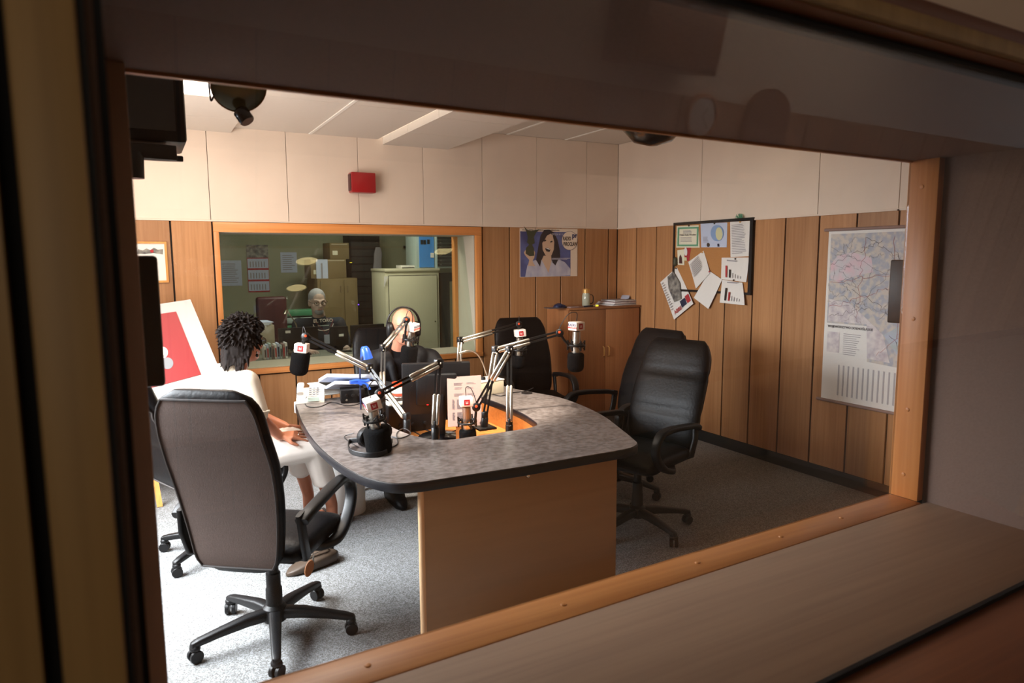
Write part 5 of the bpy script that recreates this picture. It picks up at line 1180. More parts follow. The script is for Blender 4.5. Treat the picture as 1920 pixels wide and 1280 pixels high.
t, S, w, h = pinned('typed_letter', 'tilted typed letter with curled corner low on the notice board', [(1306, 541), (1334, 512), (1319, 470), (1290.5, 491)], 'paper', 'paper', (1317, 473), 'gold', curl=0.02)
part('print', S.lines(w*0.1, w*0.75, h*0.35, h*0.85, 9, 0.005, 0.002), 'ink_light', t)['kind'] = 'stuff'
t, S, w, h = pinned('blank_letter', 'tilted pale letter with red pin hanging over the board edge', [(1329, 579), (1303, 558), (1329.5, 507.5), (1354, 524)][::1], 'paper', 'paper', (1330.5, 509), 'ink_red', curl=0.015, lift=0.024)
def chart(quad, label, pin, lift, dark):
    t, S, w, h = pinned('chart_sheet', label, quad, 'paper', 'paper', pin, curl=0.012, lift=lift)
    for u, v, m, k2 in ((0.2, 0.72, 'ink_red' if not dark else 'black_ink', 3), (0.34, 0.5, 'black_ink' if not dark else 'ink_red', 3), (0.47, 0.3, 'ink_light', 1), (0.57, 0.25, 'ink_light', 1), (0.67, 0.2, 'ink_light', 1), (0.77, 0.16, 'ink_light', 1)):
        part('bar', S.rect(w*u, w*u+0.006*k2, h*0.12, h*(0.12+v*0.75), 0.002), m, t)
    part('print', S.lines(w*0.25, w*0.75, h*0.88, h*0.93, 2, 0.005, 0.002), 'ink_light', t)['kind'] = 'stuff'
chart([(1352.5, 523), (1401, 529), (1404, 482.5), (1353, 483)], 'upper of two bar-chart sheets on the notice board', (1379, 485), 0.016, False)
chart([(1350, 567), (1398, 572), (1392, 530), (1354, 524)], 'lower of two bar-chart sheets, hanging below the notice board', (1376, 525), 0.026, True)
t, S, w, h = pinned('photo_calendar', 'tilted photo calendar sheet hanging off the left corner of the board', [(1265, 599), (1303, 569), (1269, 501), (1238, 529)], 'paper', 'calendar', (1268, 503), curl=0.02, lift=0.012)
part('photo', S.poly([(w*0.30, h*0.34), (w*0.62, h*0.28), (w*0.80, h*0.62), (w*0.72, h*0.96), (w*0.42, h*0.96), (w*0.28, h*0.7)]), 'calendar_photo', t)
part('inset', S.rect(w*0.52, w*0.76, h*0.10, h*0.26, 0.0016), 'navy', t); part('inset', S.rect(w*0.78, w*0.95, h*0.10, h*0.28, 0.0016), 'ink_red', t)
put('lettering', S.text('ABBE', 0.05, w*0.14, h*0.08, 0.002, 'LEFT', 0.0006), 'ink_red', t)
part('print', S.lines(w*0.05, w*0.2, h*0.2, h*0.95, 12, 0.006, 0.0012), 'ink_light', t)['kind'] = 'stuff'
c = pt(1266, 490, x=-0.03); tag(part('pine_cone', G().loft([sring(c+V((0, 0, z)), V((1, 0, 0)), V((0, 1, 0)), r, r, 12, 1.0) for z, r in ((-0.045, 0.004), (-0.03, 0.018), (-0.012, 0.022), (0.0, 0.016), (0.012, 0.02), (0.03, 0.014), (0.042, 0.003))]), 'olive', smooth=70), 'small grey cone ornament hanging on the frame of the notice board', 'ornament')
c = pt(1388, 410, x=-0.012); tw = thing('green_tinsel', 'scrap of green tinsel on top of the notice board', 'tinsel', c)
g = G()
for i in range(26):
    a = rnd.uniform(0, 2*PI); g.tube([c+V((0, 0, 0.004)), c+V((-0.012*rnd.random(), 0.028*math.cos(a), 0.008+0.016*abs(math.sin(a))*rnd.random())), c+V((-0.02*rnd.random(), 0.045*math.cos(a), 0.008+0.034*abs(math.sin(a))))], 0.002, 4)
part('strands', g, 'cert_green', tw)['kind'] = 'stuff'
# the big map on its rods
mp_ = thing('wall_map', 'large printed regional map on rods hanging on the right wall', 'map', (-0.01, -2.8, 0.6))
MY0, MY1, MZ0, MZ1 = -2.51, -3.34, 0.605, 1.845
S = wsheet(MY0, MZ0); S.o.x = -0.008; w, h = MY0-MY1, MZ1-MZ0
part('sheet', S.rect(0, w, 0, h, 0, 0.001), 'paper', mp_)
part('rod', G().cyl((-0.014, MY0+0.03, MZ1), (-0.014, MY1-0.03, MZ1), 0.011), 'paper_pink', mp_); part('rod', G().cyl((-0.014, MY0+0.03, MZ0), (-0.014, MY1-0.03, MZ0), 0.011), 'paper_pink', mp_)
part('map_field', S.poly([(0.02, h*0.46), (w*0.42, h*0.46), (w*0.42, h*0.26), (w-0.02, h*0.24), (w-0.02, h-0.03), (0.02, h-0.03)], 0.0012), 'map_paper', mp_)
part('pink_region', S.poly([(0.03, h*0.72), (0.10, h*0.70), (0.24, h*0.74), (0.36, h*0.76), (0.34, h*0.84), (0.2, h*0.87), (0.08, h*0.85), (0.03, h*0.8)], 0.002), 'map_pink', mp_)
part('green_region', S.poly([(w*0.55, h*0.42), (w*0.8, h*0.52), (w*0.97, h*0.5), (w*0.97, h*0.3), (w*0.7, h*0.3)], 0.002), 'map_green', mp_)
part('white_region', S.poly([(0.03, h*0.47), (w*0.4, h*0.47), (w*0.42, h*0.28), (w*0.62, h*0.27), (w*0.55, h*0.42), (w*0.4, h*0.5), (w*0.24, h*0.58), (0.03, h*0.6)], 0.0026), 'map_white', mp_)
def wander(p0, p1, n=9, amp=0.03):
    return [(p0[0]+(p1[0]-p0[0])*i/n+rnd.uniform(-amp, amp)*(0 < i < n), p0[1]+(p1[1]-p0[1])*i/n+rnd.uniform(-amp, amp)*(0 < i < n)) for i in range(n+1)]
for col, paths in (('ink_red', [((0.03, h*0.7), (w*0.9, h*0.78)), ((w*0.3, h*0.5), (w*0.35, h*0.95)), ((w*0.5, h*0.3), (w*0.95, h*0.6)), ((0.03, h*0.55), (w*0.6, h*0.68)), ((w*0.7, h*0.3), (w*0.6, h*0.95))]), ('ink_light', [((0.03, h*0.9), (w*0.97, h*0.62)), ((w*0.2, h*0.48), (w*0.75, h*0.9)), ((w*0.15, h*0.62), (w*0.7, h*0.5)), ((w*0.5, h*0.5), (w*0.97, h*0.88))]), ('ink', [((w*0.25, h*0.66), (w*0.72, h*0.50)), ((0.03, h*0.8), (w*0.5, h*0.93)), ((w*0.6, h*0.42), (w*0.9, h*0.25)), ((w*0.35, h*0.95), (w*0.9, h*0.75)), ((0.04, h*0.5), (w*0.4, h*0.56))])):
    g = G()
    for a, b in paths: g.tube([S.p(u, v, 0.0034) for u, v in wander(a, b, 22, 0.016)], 0.0009, 4)
    if col == 'ink_light':
        for _ in range(46):
            u, v = rnd.uniform(0.05, w-0.08), rnd.uniform(h*0.5, h*0.93); g.tube([S.p(min(max(a, 0.02), w-0.03), b, 0.0034) for a, b in wander((u, v), (u+rnd.uniform(-0.16, 0.16), v+rnd.uniform(-0.09, 0.09)), 8, 0.012)], 0.0009, 4)
    part('map_lines', g, col, mp_)['kind'] = 'stuff'
put('lettering', S.text('WOJEWÓDZTWO DOLNOŚLĄSKIE', 0.024, 0.03, h*0.435, 0.004, 'LEFT', 0.0004, 0.92), 'ink', mp_)
part('inset_map', S.rect(0.03, 0.13, h*0.29, h*0.41, 0.003), 'map_white', mp_)
part('print', S.lines(0.16, 0.30, h*0.28, h*0.41, 11, 0.004, 0.003), 'ink_light', mp_)['kind'] = 'stuff'
g = G()
for i in range(18):
    u = 0.13+i*0.038
    for j2 in range(2): g.loft([[S.p(a, b, l) for a, b in ((u, 0.05), (u+0.012, 0.05), (u+0.012, h*0.22), (u, h*0.22))] for l in (0.002, 0.0026)]); break
part('index_columns', g, 'ink_pale', mp_)['kind'] = 'stuff'
part('pin', G().lathe([(0.005, 0), (0.005, 0.01), (0.0002, 0.012)], (-0.008, -3.02, 1.955), (-1, 0, 0), 8), 'black_ink', mp_)

# ------------------------------------------------------------------ loudspeakers, television, hanging lamps
def speaker(label, c, size, R, bracket_to):
    c = V(c); t = thing('loudspeaker', label, 'loudspeaker', c-V((0, 0, size[2]/2)))
    part('cabinet', G().box(c, size, R), 'black_plastic', t, 0.008, seg=2)
    part('woofer', G().lathe([(0.0002, 0.004), (0.02, 0.008), (0.05, -0.004), (0.072, 0.006), (0.08, 0.004), (0.08, -0.01)], c+R @ V((0, size[1]/2, -size[2]*0.16)), R @ V((0, 1, 0)), 24), 'black_gloss', t)
    part('tweeter', G().lathe([(0.0002, 0.008), (0.014, 0.005), (0.026, 0.003), (0.03, -0.006)], c+R @ V((0, size[1]/2, size[2]*0.26)), R @ V((0, 1, 0)), 20), 'dark_metal', t)
    part('bracket', G().tube([c-R @ V((0, size[1]/2-0.02, 0)), V(bracket_to)], 0.016, 8), 'arm_black', t)
a, b = pt(301, 480, y=-3.93), pt(303, 700, y=-3.93)
zc = (a.z+b.z)/2; speaker('black loudspeaker at the left edge of the glass, below the television', (a.x-0.137, -4.02, zc), (0.25, 0.22, a.z-b.z), rotz(0.0), (a.x-0.137, -4.42, zc))
a, b = pt(1660, 487, x=-0.42), pt(1666, 601, x=-0.40)
speaker('black loudspeaker hung in front of the wall map', (a.x+0.03, a.y-0.17, (a.z+b.z)/2), (0.22, 0.22, a.z-b.z), rotz(0.35), (0.012, a.y-0.20, (a.z+b.z)/2+0.02))
tv = pt(355, 274, y=-3.0); t = thing('television', 'black television on a ceiling bracket at the upper left', 'television', (tv.x-0.2, -2.8, tv.z))
part('housing', G().box((tv.x-0.235, -2.84, tv.z+0.24), (0.46, 0.30, 0.46), rotz(0.0)), 'black_plastic', t, 0.015)
part('screen', G().b(tv.x-0.43, tv.x-0.04, -2.995, -2.988, tv.z+0.05, tv.z+0.43), 'black_gloss', t)
a = pt(319, 290, y=-3.12)
part('tray', G().box((a.x-0.2, -3.02, a.z-0.0), (0.44, 0.34, 0.02), Matrix.Rotation(0.12, 3, 'X') @ rotz(0.12)), 'arm_black', t, 0.004)
part('tray_lip', G().box((a.x-0.2, -3.19, a.z+0.0), (0.44, 0.015, 0.05), rotz(0.12)), 'arm_black', t, 0.004)
part('hanger', G().tube([(tv.x-0.45, -2.86, 2.66), (tv.x-0.45, -2.86, a.z)], 0.018, 10), 'arm_black', t)
part('knob', G().lathe([(0.03, -0.05), (0.032, 0.02), (0.024, 0.035), (0.0002, 0.036)], pt(250, 305, y=-3.2), (0, 0, 1), 16), 'black_plastic', t)
def dome_lamp(label, c, r, axis, shade, inner, tube=None, top=2.67, bulb=None):
    c = V(c); ax = V(axis).normalized(); t = thing('hanging_lamp', label, 'lamp', c)
    part('shade', G().lathe([(r*0.12, r*0.98), (r*0.55, r*0.86), (r*0.86, r*0.52), (r, 0.0), (r*0.97, 0.0), (r*0.82, r*0.5), (r*0.5, r*0.82), (r*0.1, r*0.92)], c, ax, 32), shade, t, smooth=60)
    part('diffuser', G().lathe([(r*0.97, 0.002), (r*0.75, -r*0.06), (r*0.35, -r*0.10), (0.0003, -r*0.11)], c, ax, 32), inner, t, smooth=60)
    apex = c+ax*r*0.95*(1 if ax.z > 0 else 0); part('cord', G().tube([apex, apex.lerp(V((apex.x, apex.y, top)), 0.5), V((apex.x, apex.y, top))], 0.006, 6), 'cable', t)
    part('ceiling_cup', G().lathe([(0.05, 0), (0.045, -0.03), (0.0002, -0.032)], V((apex.x, apex.y, top)), (0, 0, 1), 16), 'white_plastic', t)
    if tube: part('spot_tube', G().lathe([(0.02, 0), (0.025, 0.008), (0.025, 0.044), (0.022, 0.048), (0.0003, 0.048)], V(tube[0]), V(tube[1]), 20), 'black_gloss', t)
    return t
l1 = pt(448, 162, y=-3.35)
t = dome_lamp('small dark dome lamp with black spot tube hanging at upper left', l1, 0.088, (-0.05, 0.84, 0.54), 'lamp_brass', 'lamp_glass', (pt(449, 206, y=-3.33), (0.45, -0.35, -0.8)))
part('loop_wire', G().tube(spline([pt(391, 148, y=-3.35), pt(393, 172, y=-3.35), pt(396, 189, y=-3.35), pt(402, 176, y=-3.35)], 5), 0.003, 6), 'cable', t)
l2 = pt(1225, 207, y=-3.1)
t = dome_lamp('black dome lamp hanging at the upper middle of the glass', l2, 0.172, (0, 0, -1), 'black_gloss', 'black_plastic', None, CZ)
# ------------------------------------------------------------------ easel with a poster board at the left
eb = thing('easel', 'wooden easel at the left holding a white board', 'easel', (-4.38, -0.72, 0))
foot = pt(300, 950, z=0.0)
part('leg', G().bar4(foot+V((0, 0, 0.0)), V((-4.50, -0.30, 1.25)), 0.035, 0.022, V((1, 0, 0))), 'easel_wood', eb); part('leg', G().bar4(V((-4.95, -0.80, 0.0)), V((-4.62, -0.30, 1.25)), 0.035, 0.022, V((1, 0, 0))), 'easel_wood', eb)
part('leg', G().bar4(V((-4.6, -0.14, 0.0)), V((-4.56, -0.27, 1.25)), 0.035, 0.022, V((1, 0, 0))), 'easel_wood', eb)
part('crossbar', G().bar4(V((-4.86, -0.645, 0.42)), V((-4.41, -0.625, 0.47)), 0.03, 0.02, V((0, 0, 1))), 'easel_wood', eb); part('tray', G().b(-4.92, -4.36, -0.80, -0.66, 0.62, 0.645), 'easel_wood', eb)
q = [pt(262, 820, y=-0.72), pt(437, 752, y=-0.70), pt(358, 560, y=-0.40), pt(255, 574, y=-0.42)]
q = [pt(440, 760, y=-0.72), pt(357, 561, y=-0.42)]
xd = V((-0.97, -0.0, -0.26)); 
ub = thing('poster_board', 'white board with red poster leaning on the easel behind the woman', 'board', q[0])
xd = (pt(250, 577, y=-0.42)-q[1]).normalized(); yd = (q[1]-q[0]).normalized(); hgt = (q[1]-q[0]).length; n = xd.cross(yd).normalized()
S = Sheet(q[0], xd, yd)                               # u runs to the left, v up along the slanted right edge
front = n if n.dot(CAM-q[0]) > 0 else -n
if S.n.dot(front) < 0: S.n = -S.n
part('board', G().loft([[S.p(u, v, l) for u, v in ((0, 0), (0.75, 0), (0.75, hgt), (0, hgt))] for l in (-0.012, 0)]), 'board_white', ub)
rp = [pt(377, 702, y=-0.70), pt(331, 585, y=-0.455), pt(250, 596, y=-0.455), pt(250, 735, y=-0.70)]
def on_board(px, py):
    d = _f+(px-960)/F_PX*_r-(py-640)/F_PX*_u; t_ = (q[0]-CAM).dot(S.n)/d.dot(S.n); P = CAM+d*t_; return P
part('red_sheet', G().loft([[on_board(*p)+S.n*l for p in ((377, 702), (330, 584), (235, 598), (235, 740))] for l in (0.001, 0.003)]), 'red_poster', ub)
for cx, cy, r, m in ((304, 661, 11, 'flag_white'), (314, 681, 11, 'cable_grey')):
    part('spot', G().loft([[on_board(cx+r*math.cos(a), cy+r*math.sin(a))+S.n*l for a in [2*PI*i/24 for i in range(24)]] for l in (0.0034, 0.0045)]), m, ub)
# ------------------------------------------------------------------ the technicians' room behind the glass
def quadbox(name, label, cat, px0, py0, px1, py1, y, depth, m, bev=0.003, group=None, down=None):
    """a box whose front face fills a pixel rectangle at depth y; down: height of its base"""
    a = pt(px0, py0, y=y); b = pt(px1, py1, y=y); z0 = down if down is not None else b.z
    t = thing(name, label, cat, ((a.x+b.x)/2, y, z0), group=group)
    return t, a.x, b.x, z0, a.z
t, x0, x1, z0, z1 = quadbox('steel_cabinet', 'beige steel cabinet behind the bald man beyond the window', 'cabinet', 722, 504, 826, 660, 1.45, 0.5, 'steel_beige', down=0.0)
part('body', G().b(x0, x1, 1.46, 1.95, 0, z1-0.03), 'steel_beige', t, 0.004); part('top', G().b(x0-0.008, x1+0.008, 1.445, 1.955, z1-0.03, z1), 'steel_beige', t, 0.003)
d = part('door', G().b(x0+0.04, x1-0.03, 1.445, 1.46, 0.06, z1-0.08), 'steel_beige', t, 0.003)
part('door_gap', G().b(x0+0.034, x1-0.024, 1.458, 1.462, 0.05, z1-0.073), 'gap_black', t); part('lock', G().lathe([(0.008, 0), (0.008, 0.004), (0.0002, 0.004)], (x1-0.06, 1.445, 0.95), (0, -1, 0), 10), 'chrome', d)
zt = z1
c = pt(723, 528, y=1.43); tag(part('paper_cone', G().loft([[c+V(p) for p in ((-0.015, 0, 0.06), (0.03, 0, 0.055), (-0.02, 0, -0.06))], [c+V(p)+V((0, 0.004, 0)) for p in ((-0.015, 0, 0.06), (0.03, 0, 0.055), (-0.02, 0, -0.06))]]), 'paper'), 'white paper slip stuck on the corner of the beige cabinet', 'paper')
t, x0, x1, z0, z1 = quadbox('equipment_rack', 'pale rack with blue front panel on top of the beige cabinet', 'rack', 780, 436, 816, 503, 1.55, 0.4, 'server_grey', down=zt)
z1 = 2.15
part('case', G().b(x0, x1, 1.56, 1.9, z0, z1), 'server_grey', t, 0.003); part('blue_panel', G().b(x0+0.035, x1-0.012, 1.548, 1.56, z0+0.01, z1-0.02), 'server_blue', t)
for i, (u, v) in enumerate([(0.05, 0.36), (0.085, 0.36), (0.125, 0.36), (0.05, 0.27), (0.085, 0.27), (0.13, 0.275)]): part('module', G().b(x0+u, x0+u+0.03, 1.544, 1.549, z0+v, z0+v+0.05), 'server_dark', t)
part('label_plate', G().b(x1-0.055, x1-0.016, 1.543, 1.549, z0+0.12, z0+0.175), 'paper', t)
t, x0, x1, z0, z1 = quadbox('equipment_rack', 'pale rack with dark ribbed front standing right of the blue rack', 'rack', 818, 438, 852, 503, 1.5, 0.4, 'server_grey', down=zt); z1 = 2.15
part('case', G().b(x0, x1, 1.51, 1.9, z0+0.0, z1), 'server_grey', t, 0.003)
for i in range(9): part('unit', G().b(x0+0.012, x1-0.03, 1.500, 1.511, z0+0.02+i*0.038, z0+0.053+i*0.038), 'server_dark', t)
for i in range(6): part('indicator', G().box((x0+0.05, 1.499, z0+0.04+i*0.05), (0.012, 0.002, 0.004)), 'paper', t)
t, x0, x1, z0, z1 = quadbox('filing_cabinet', 'dark open filing unit right of the beige cabinet beyond the window', 'cabinet', 828, 512, 862, 660, 1.75, 0.4, 'server_dark', down=0.0)
part('body', G().b(x0-0.02, x1+0.1, 1.76, 2.1, 0, z1), 'server_dark', t); part('pale_door', G().b(x0+0.10, x1+0.09, 1.745, 1.76, 0, z1-0.10), 'steel_beige', t, 0.003)
t, x0, x1, z0, z1 = quadbox('router_box', 'flat white box lying on top of the beige cabinet', 'box', 752, 498, 778, 503, 1.60, 0.2, 'white_plastic', down=zt); part('case', G().b(x0, x1, 1.60, 1.78, zt, zt+0.035), 'white_plastic', t, 0.003); part('feet', G().b(x0+0.01, x1-0.01, 1.597, 1.60, zt+0.004, zt+0.012), 'server_dark', t)
# brown cupboard with boxes on it, dark rack beside it
t, x0, x1, z0, z1 = quadbox('cupboard', 'olive brown cupboard behind the grey-haired man', 'cupboard', 620, 522, 675, 660, 2.2, 0.5, 'cardboard', down=0.0)
part('body', G().b(x0-0.15, x1, 2.22, 2.75, 0, z1), 'cardboard', t, 0.004)
d = part('door', G().b(x0-0.12, (x0+x1)/2-0.01, 2.205, 2.22, 0.05, z1-0.02), 'cardboard', t, 0.003); d2 = part('door', G().b((x0+x1)/2, x1-0.02, 2.205, 2.22, 0.05, z1-0.02), 'cardboard', t, 0.003)
part('handle', G().b((x0+x1)/2-0.05, (x0+x1)/2-0.042, 2.19, 2.205, z1-0.16, z1-0.09), 'chrome', d); part('handle', G().b((x0+x1)/2+0.03, (x0+x1)/2+0.038, 2.19, 2.205, z1-0.16, z1-0.09), 'chrome', d2)
zc = z1
for lab, a, b, c_, d_, yy in (('lower cardboard box standing on the brown cupboard', 582, 486, 650, 521, 2.3), ('upper cardboard box stacked near the dark rack', 618, 455, 655, 485, 2.4)):
    t, x0, x1, z0, z1 = quadbox('cardboard_box', lab, 'box', a, b, c_, d_, yy, 0.35, 'cardboard', down=(zc if 'lower' in lab else zl))
    if 'lower' in lab: zl = z1
    part('carton', G().b(x0, x1, yy, yy+0.35, z0+0.0005, z1), 'cardboard', t, 0.004); part('tape', G().b(x0+0.02, x1-0.02, yy-0.002, yy, z1-0.02, z1-0.012), 'beige_plastic', t)
    part('label_patch', G().b(x0+0.03, x0+0.09, yy-0.003, yy-0.001, z0+0.05, z0+0.10), 'paper_cream', t)
t, x0, x1, z0, z1 = quadbox('dark_rack', 'tall black equipment rack left of the beige cabinet', 'rack', 655, 452, 718, 660, 2.78, 0.3, 'server_dark', down=0.0); z1 = 1.98
part('case', G().b(x0, x1, 2.79, 3.08, 0, z1), 'gap_black', t)
for i in range(12): part('unit', G().b(x0+0.02, x1-0.02, 2.78, 2.79, 0.75+i*0.095, 0.83+i*0.095), 'server_dark', t)
part('indicator', G().box(pt(672, 571, y=2.772), (0.014, 0.006, 0.014)), 'led_violet', t); part('indicator', G().box(pt(658, 492, y=2.772), (0.03, 0.006, 0.006)), 'led_yellow', t); part('indicator', G().box(pt(708, 534, y=2.772), (0.008, 0.006, 0.008)), 'paper', t)
c = pt(708, 490, y=2.75); tag(part('hanging_cloth', G().loft([sring(c+V((0.01*math.sin(9*z), 0, z)), V((1, 0, 0)), V((0, 1, 0)), w, 0.02, 14) for z, w in ((0.18, 0.03), (0.1, 0.055), (0.0, 0.05), (-0.1, 0.06), (-0.2, 0.045))]), 'ink_light', smooth=70), 'grey cloth hanging on the dark rack', 'cloth')
c = pt(775, 465, y=3.05); wm = thing('wall_bracket', 'black cross-shaped bracket on the far green wall', 'bracket', c)
part('arm', G().box(c, (0.28, 0.03, 0.035), Matrix.Rotation(0.1, 3, 'Y')), 'black_plastic', wm); part('post', G().box(c+V((-0.08, 0, 0)), (0.03, 0.03, 0.2)), 'black_plastic', wm)
# papers and calendar on the far wall
def wallpaper(name, label, cat, a, b, c_, d_, m, y=BY-0.004, lines=0):
    p = pt(a, d_, y=y); q = pt(c_, b, y=y); t = thing(name, label, cat, p); S = Sheet((p.x, y, p.z), (1, 0, 0), (0, 0, 1)); w, h = q.x-p.x, q.z-p.z
    part('page', S.rect(0, w, 0, h, 0, 0.002), m, t)
    if lines: part('print', S.lines(w*0.12, w*0.88, h*0.1, h*0.9, lines, h/lines*0.3, 0.003), 'ink_light', t)['kind'] = 'stuff'
    return t, S, w, h
t, S, w, h = wallpaper('wall_calendar', 'three-month wall calendar with red bands on the far wall', 'calendar', 466, 459, 502, 548, 'ink_red')
part('picture', S.rect(0, w, h*0.73, h*1.0, 0.003), 'calendar_photo', t)
for v in (0.03, 0.27, 0.51):
    part('month_sheet', S.rect(w*0.02, w*0.98, h*v, h*(v+0.2), 0.003), 'paper_blue', t)
    g = G()
    for i in range(6):
        for r in range(2): g.loft([[S.p(w*(0.12+i*0.13)+a, h*(v+0.02)+b, l) for a, b in ((0, 0), (w*0.05, 0), (w*0.05, h*0.12), (0, h*0.12))] for l in (0.004, 0.005)]); break
    part('dates', g, 'ink_light', t)['kind'] = 'stuff'
wallpaper('wall_notice', 'pair of pale notices on a brown board at left of the far wall', 'notice', 414, 488, 452, 536, 'paper_blue', lines=10)
wallpaper('wall_notice', 'single pale blue notice right of the wall calendar', 'notice', 527, 473, 556, 511, 'paper_blue', lines=8)
t, S, w, h = wallpaper('vertical_notice', 'tall narrow paper with a vertical line of print on the boxes', 'notice', 594, 486, 614, 534, 'paper_blue', y=2.28); part('print', S.rect(w*0.4, w*0.55, h*0.15, h*0.85, 0.003), 'ink_light', t)
wallpaper('light_switch', 'small white switch on the far wall left of the boxes', 'switch', 585, 499, 591, 505, 'paper')
# desk, monitors, lamps in front of the man
t = thing('control_desk', 'long desk of the technician under the back window', 'desk', (-2.9, 0.8, 0)); part('top', G().b(-4.2, -1.9, 0.5, 1.0, 0.74, 0.77), 'grey_lino', t, 0.004)
for x in (-4.15, -1.95): part('leg', G().b(x-0.03, x+0.03, 0.52, 0.98, 0, 0.74), 'grey_lino', t)
for i, (a, b, c_, d_, lab) in enumerate([(522, 616, 598, 662, 'left one of three black monitors before the grey-haired man'), (619, 613, 654, 652, 'middle black monitor, smallest, before the grey-haired man'), (658, 610, 722, 655, 'right one of three black monitors beyond the window')]):
    y = 0.72+0.03*i; p = pt(a, b, y=y); q2 = pt(c_, d_, y=y); t = thing('computer_monitor', lab, 'monitor', ((p.x+q2.x)/2, y, 0.77), group='monitors in the back room')
    zb = max(q2.z, 0.83); part('housing', G().b(p.x, q2.x, y, y+0.04, zb, p.z), 'black_plastic', t, 0.006); part('stand', G().b((p.x+q2.x)/2-0.03, (p.x+q2.x)/2+0.03, y+0.0, y+0.03, 0.785, zb+0.05), 'black_plastic', t)
    part('foot', G().b((p.x+q2.x)/2-0.10, (p.x+q2.x)/2+0.10, y-0.06, y+0.12, 0.7705, 0.785), 'black_plastic', t, 0.004)
    part('screen', G().b(p.x+0.015, q2.x-0.015, y+0.04, y+0.042, zb+0.015, p.z-0.015), 'black_gloss', t)
    sl_ = pt((540 if i == 0 else (640 if i == 1 else 676)), (622 if i == 0 else 628), y=y-0.002)
    part('sticker', G().box(sl_, (0.045, 0.002, 0.024)), 'paper', t)
t = thing('maroon_chair', 'dark red office chair left of the grey-haired man', 'chair', (-3.55, 1.55, 0))
p, q2 = pt(480, 557, y=1.6), pt(541, 650, y=1.6); part('backrest', G().b(p.x, q2.x, 1.58, 1.68, q2.z-0.08, p.z), 'maroon', t, 0.03, seg=3); mx_ = (p.x+q2.x)/2
part('seat', G().b(p.x, q2.x, 1.15, 1.62, 0.44, 0.53), 'maroon', t, 0.03, seg=3); part('column', G().cyl((mx_, 1.4, 0.06), (mx_, 1.4, 0.45), 0.03), 'black_plastic', t)
for i in range(5): part('leg', G().bar4(V((mx_, 1.4, 0.08)), V((mx_+0.3*math.cos(i*1.257), 1.4+0.3*math.sin(i*1.257), 0.02)), 0.04, 0.03, V((0, 0, 1))), 'black_plastic', t)
c = pt(455, 606, y=0.95); tag(part('storage_box', G().b(c.x-0.32, c.x+0.28, 0.95, 1.25, 0.7705, c.z-0.03), 'beige_plastic', None, 0.004), 'pale box at the left end of the technician desk', 'box')
t = thing('paper_stack', 'pile of white papers on the pale box at left', 'papers', (c.x, 1.0, c.z-0.03))
for i in range(4): part('sheet', G().box((c.x-0.02+0.01*i, 1.08, c.z-0.026+0.007*i), (0.52, 0.26, 0.006), rotz(0.05*i-0.05)), 'paper_blue' if i % 2 else 'paper', t)
t = thing('green_folder_stack', 'green and blue plastic trays beside the grey-haired man', 'trays', pt(562, 600, y=1.7))
c = pt(562, 592, y=1.9)
for i, m in enumerate(('green_plastic', 'server_grey', 'green_plastic')): part('tray', G().b(c.x-0.16, c.x+0.17, 1.9, 2.15, c.z-0.16+i*0.08, c.z-0.10+i*0.08), m, t, 0.005)
part('side_frame', G().b(c.x-0.17, c.x-0.16, 1.9, 2.15, 0.0, c.z+0.1), 'server_grey', t)
g0 = pt(515, 668, y=0.6)
for i in range(9):
    b0 = pt(497+i*5, 668, y=0.58); h_ = 0.12+0.01*(i % 3)
    cdt = thing('compact_disc_case', ('first', 'second', 'third', 'fourth', 'fifth', 'sixth', 'seventh', 'eighth', 'ninth')[i]+' disc case from the left in the row behind the window', 'disc case', (b0.x, 0.58, 0.7705), group='row of disc cases')
    part('case', G().b(b0.x-0.009, b0.x+0.009, 0.56, 0.68, 0.7705, 0.7705+h_), ('paper', 'paper_blue', 'server_grey', 'paper_pink')[i % 4], cdt, 0.001); part('spine_label', G().b(b0.x-0.006, b0.x+0.006, 0.558, 0.56, 0.79, 0.7705+h_-0.03), ('ink', 'ink_red', 'navy')[i % 3], cdt)
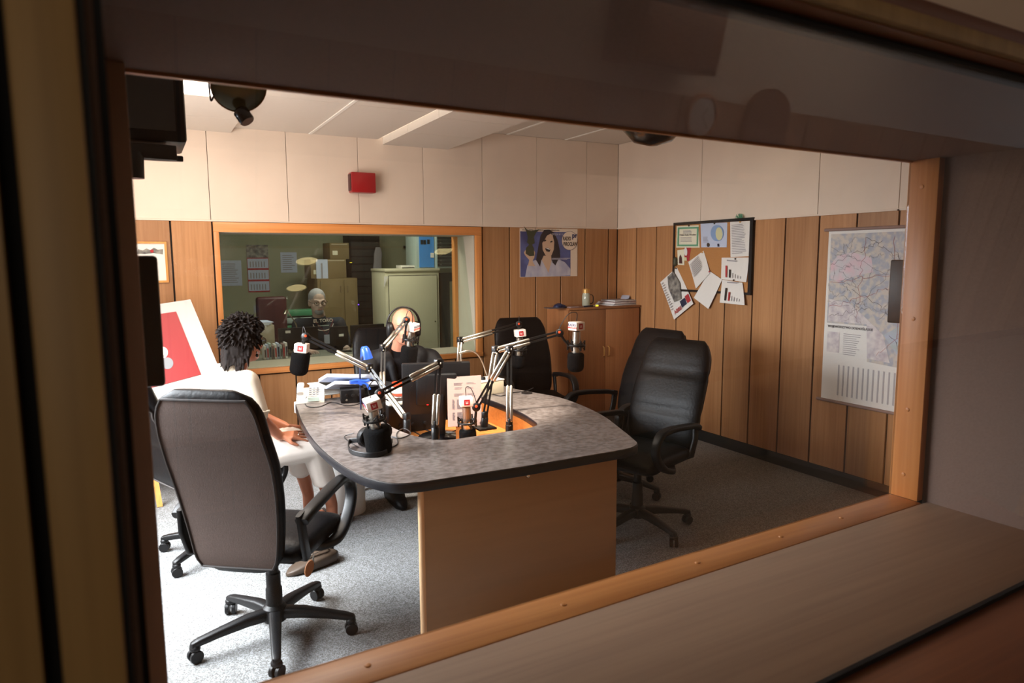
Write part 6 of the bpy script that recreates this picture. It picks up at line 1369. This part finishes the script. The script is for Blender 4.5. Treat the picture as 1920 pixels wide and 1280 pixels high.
for i, (pts_, lab) in enumerate([([(552, 668), (560, 640), (556, 610), (545, 592), (538, 580)], 'thin silver gooseneck lamp beside the maroon chair'), ([(540, 676), (520, 668), (505, 675), (532, 660)], 'low silver lamp arm near the disc cases')][:1]):
    b = pt(*pts_[0], y=0.95); b.z = 0.7705; t = thing('gooseneck_lamp', lab, 'lamp', b); part('base', G().lathe([(0.05, 0), (0.05, 0.01), (0.0002, 0.014)], b), 'satin_metal', t)
    part('neck', G().tube(spline([b+V((0, 0, 0.01))]+[pt(*p_, y=0.95) for p_ in pts_[1:]], 4), 0.006, 8), 'chrome', t); part('head', G().lathe([(0.012, 0), (0.022, 0.03), (0.024, 0.05), (0.018, 0.05)], pt(*pts_[-1], y=0.95), (-0.4, 0, -0.9), 14), 'chrome', t)
# ------------------------------------------------------------------ control room behind the camera, seen only as a faint mirror image
cx_, cz_ = -1.20, 1.85
t = thing('wall_clock', 'round white wall clock in the dim room mirrored by the glass', 'clock', (cx_, RY, cz_-0.13))
part('rim', G().lathe([(0.13, 0), (0.13, 0.03), (0.115, 0.034), (0.115, 0.02)], (cx_, RY+0.001, cz_), (0, 1, 0), 32), 'frame_wood', t); part('face', G().lathe([(0.115, 0.02), (0.0002, 0.021)], (cx_, RY+0.001, cz_), (0, 1, 0), 32), 'clock_face', t)
for a, L in ((0.6, 0.06), (2.4, 0.09)): part('hand', G().bar4(V((cx_, RY+0.024, cz_)), V((cx_+L*math.sin(a), RY+0.024, cz_+L*math.cos(a))), 0.007, 0.002, V((math.cos(a), 0, -math.sin(a)))), 'black_ink', t)
t = thing('wall_cabinet', 'dark brown wall box in the dim room mirrored by the glass', 'box', (-1.72, RY, 2.06))
part('case', G().b(-2.02, -1.42, RY+0.001, RY+0.28, 2.06, 2.40), 'door_brown', t, 0.01); part('door', G().b(-2.0, -1.44, RY+0.28, RY+0.295, 2.08, 2.38), 'door_brown', t, 0.004)
t = thing('mirrored_arch', 'brown round-topped stand-in for a dark shape mirrored by the glass', 'board', (-0.62, RY, 1.2))  # arched shape added only for its dark image in the leaning pane
part('board', G().loft([[V((-0.62+0.2*a, y, b)) for a, b in [(-1, 1.2), (1, 1.2)]+[(math.cos(PI*k/14), 1.90+0.17*math.sin(PI*k/14)) for k in range(15)]] for y in (RY+0.001, RY+0.05)]), 'door_brown', t, 0.004)
part('rail', G().b(-0.80, -0.44, RY+0.05, RY+0.07, 1.5, 1.54), 'frame_wood_x', t)
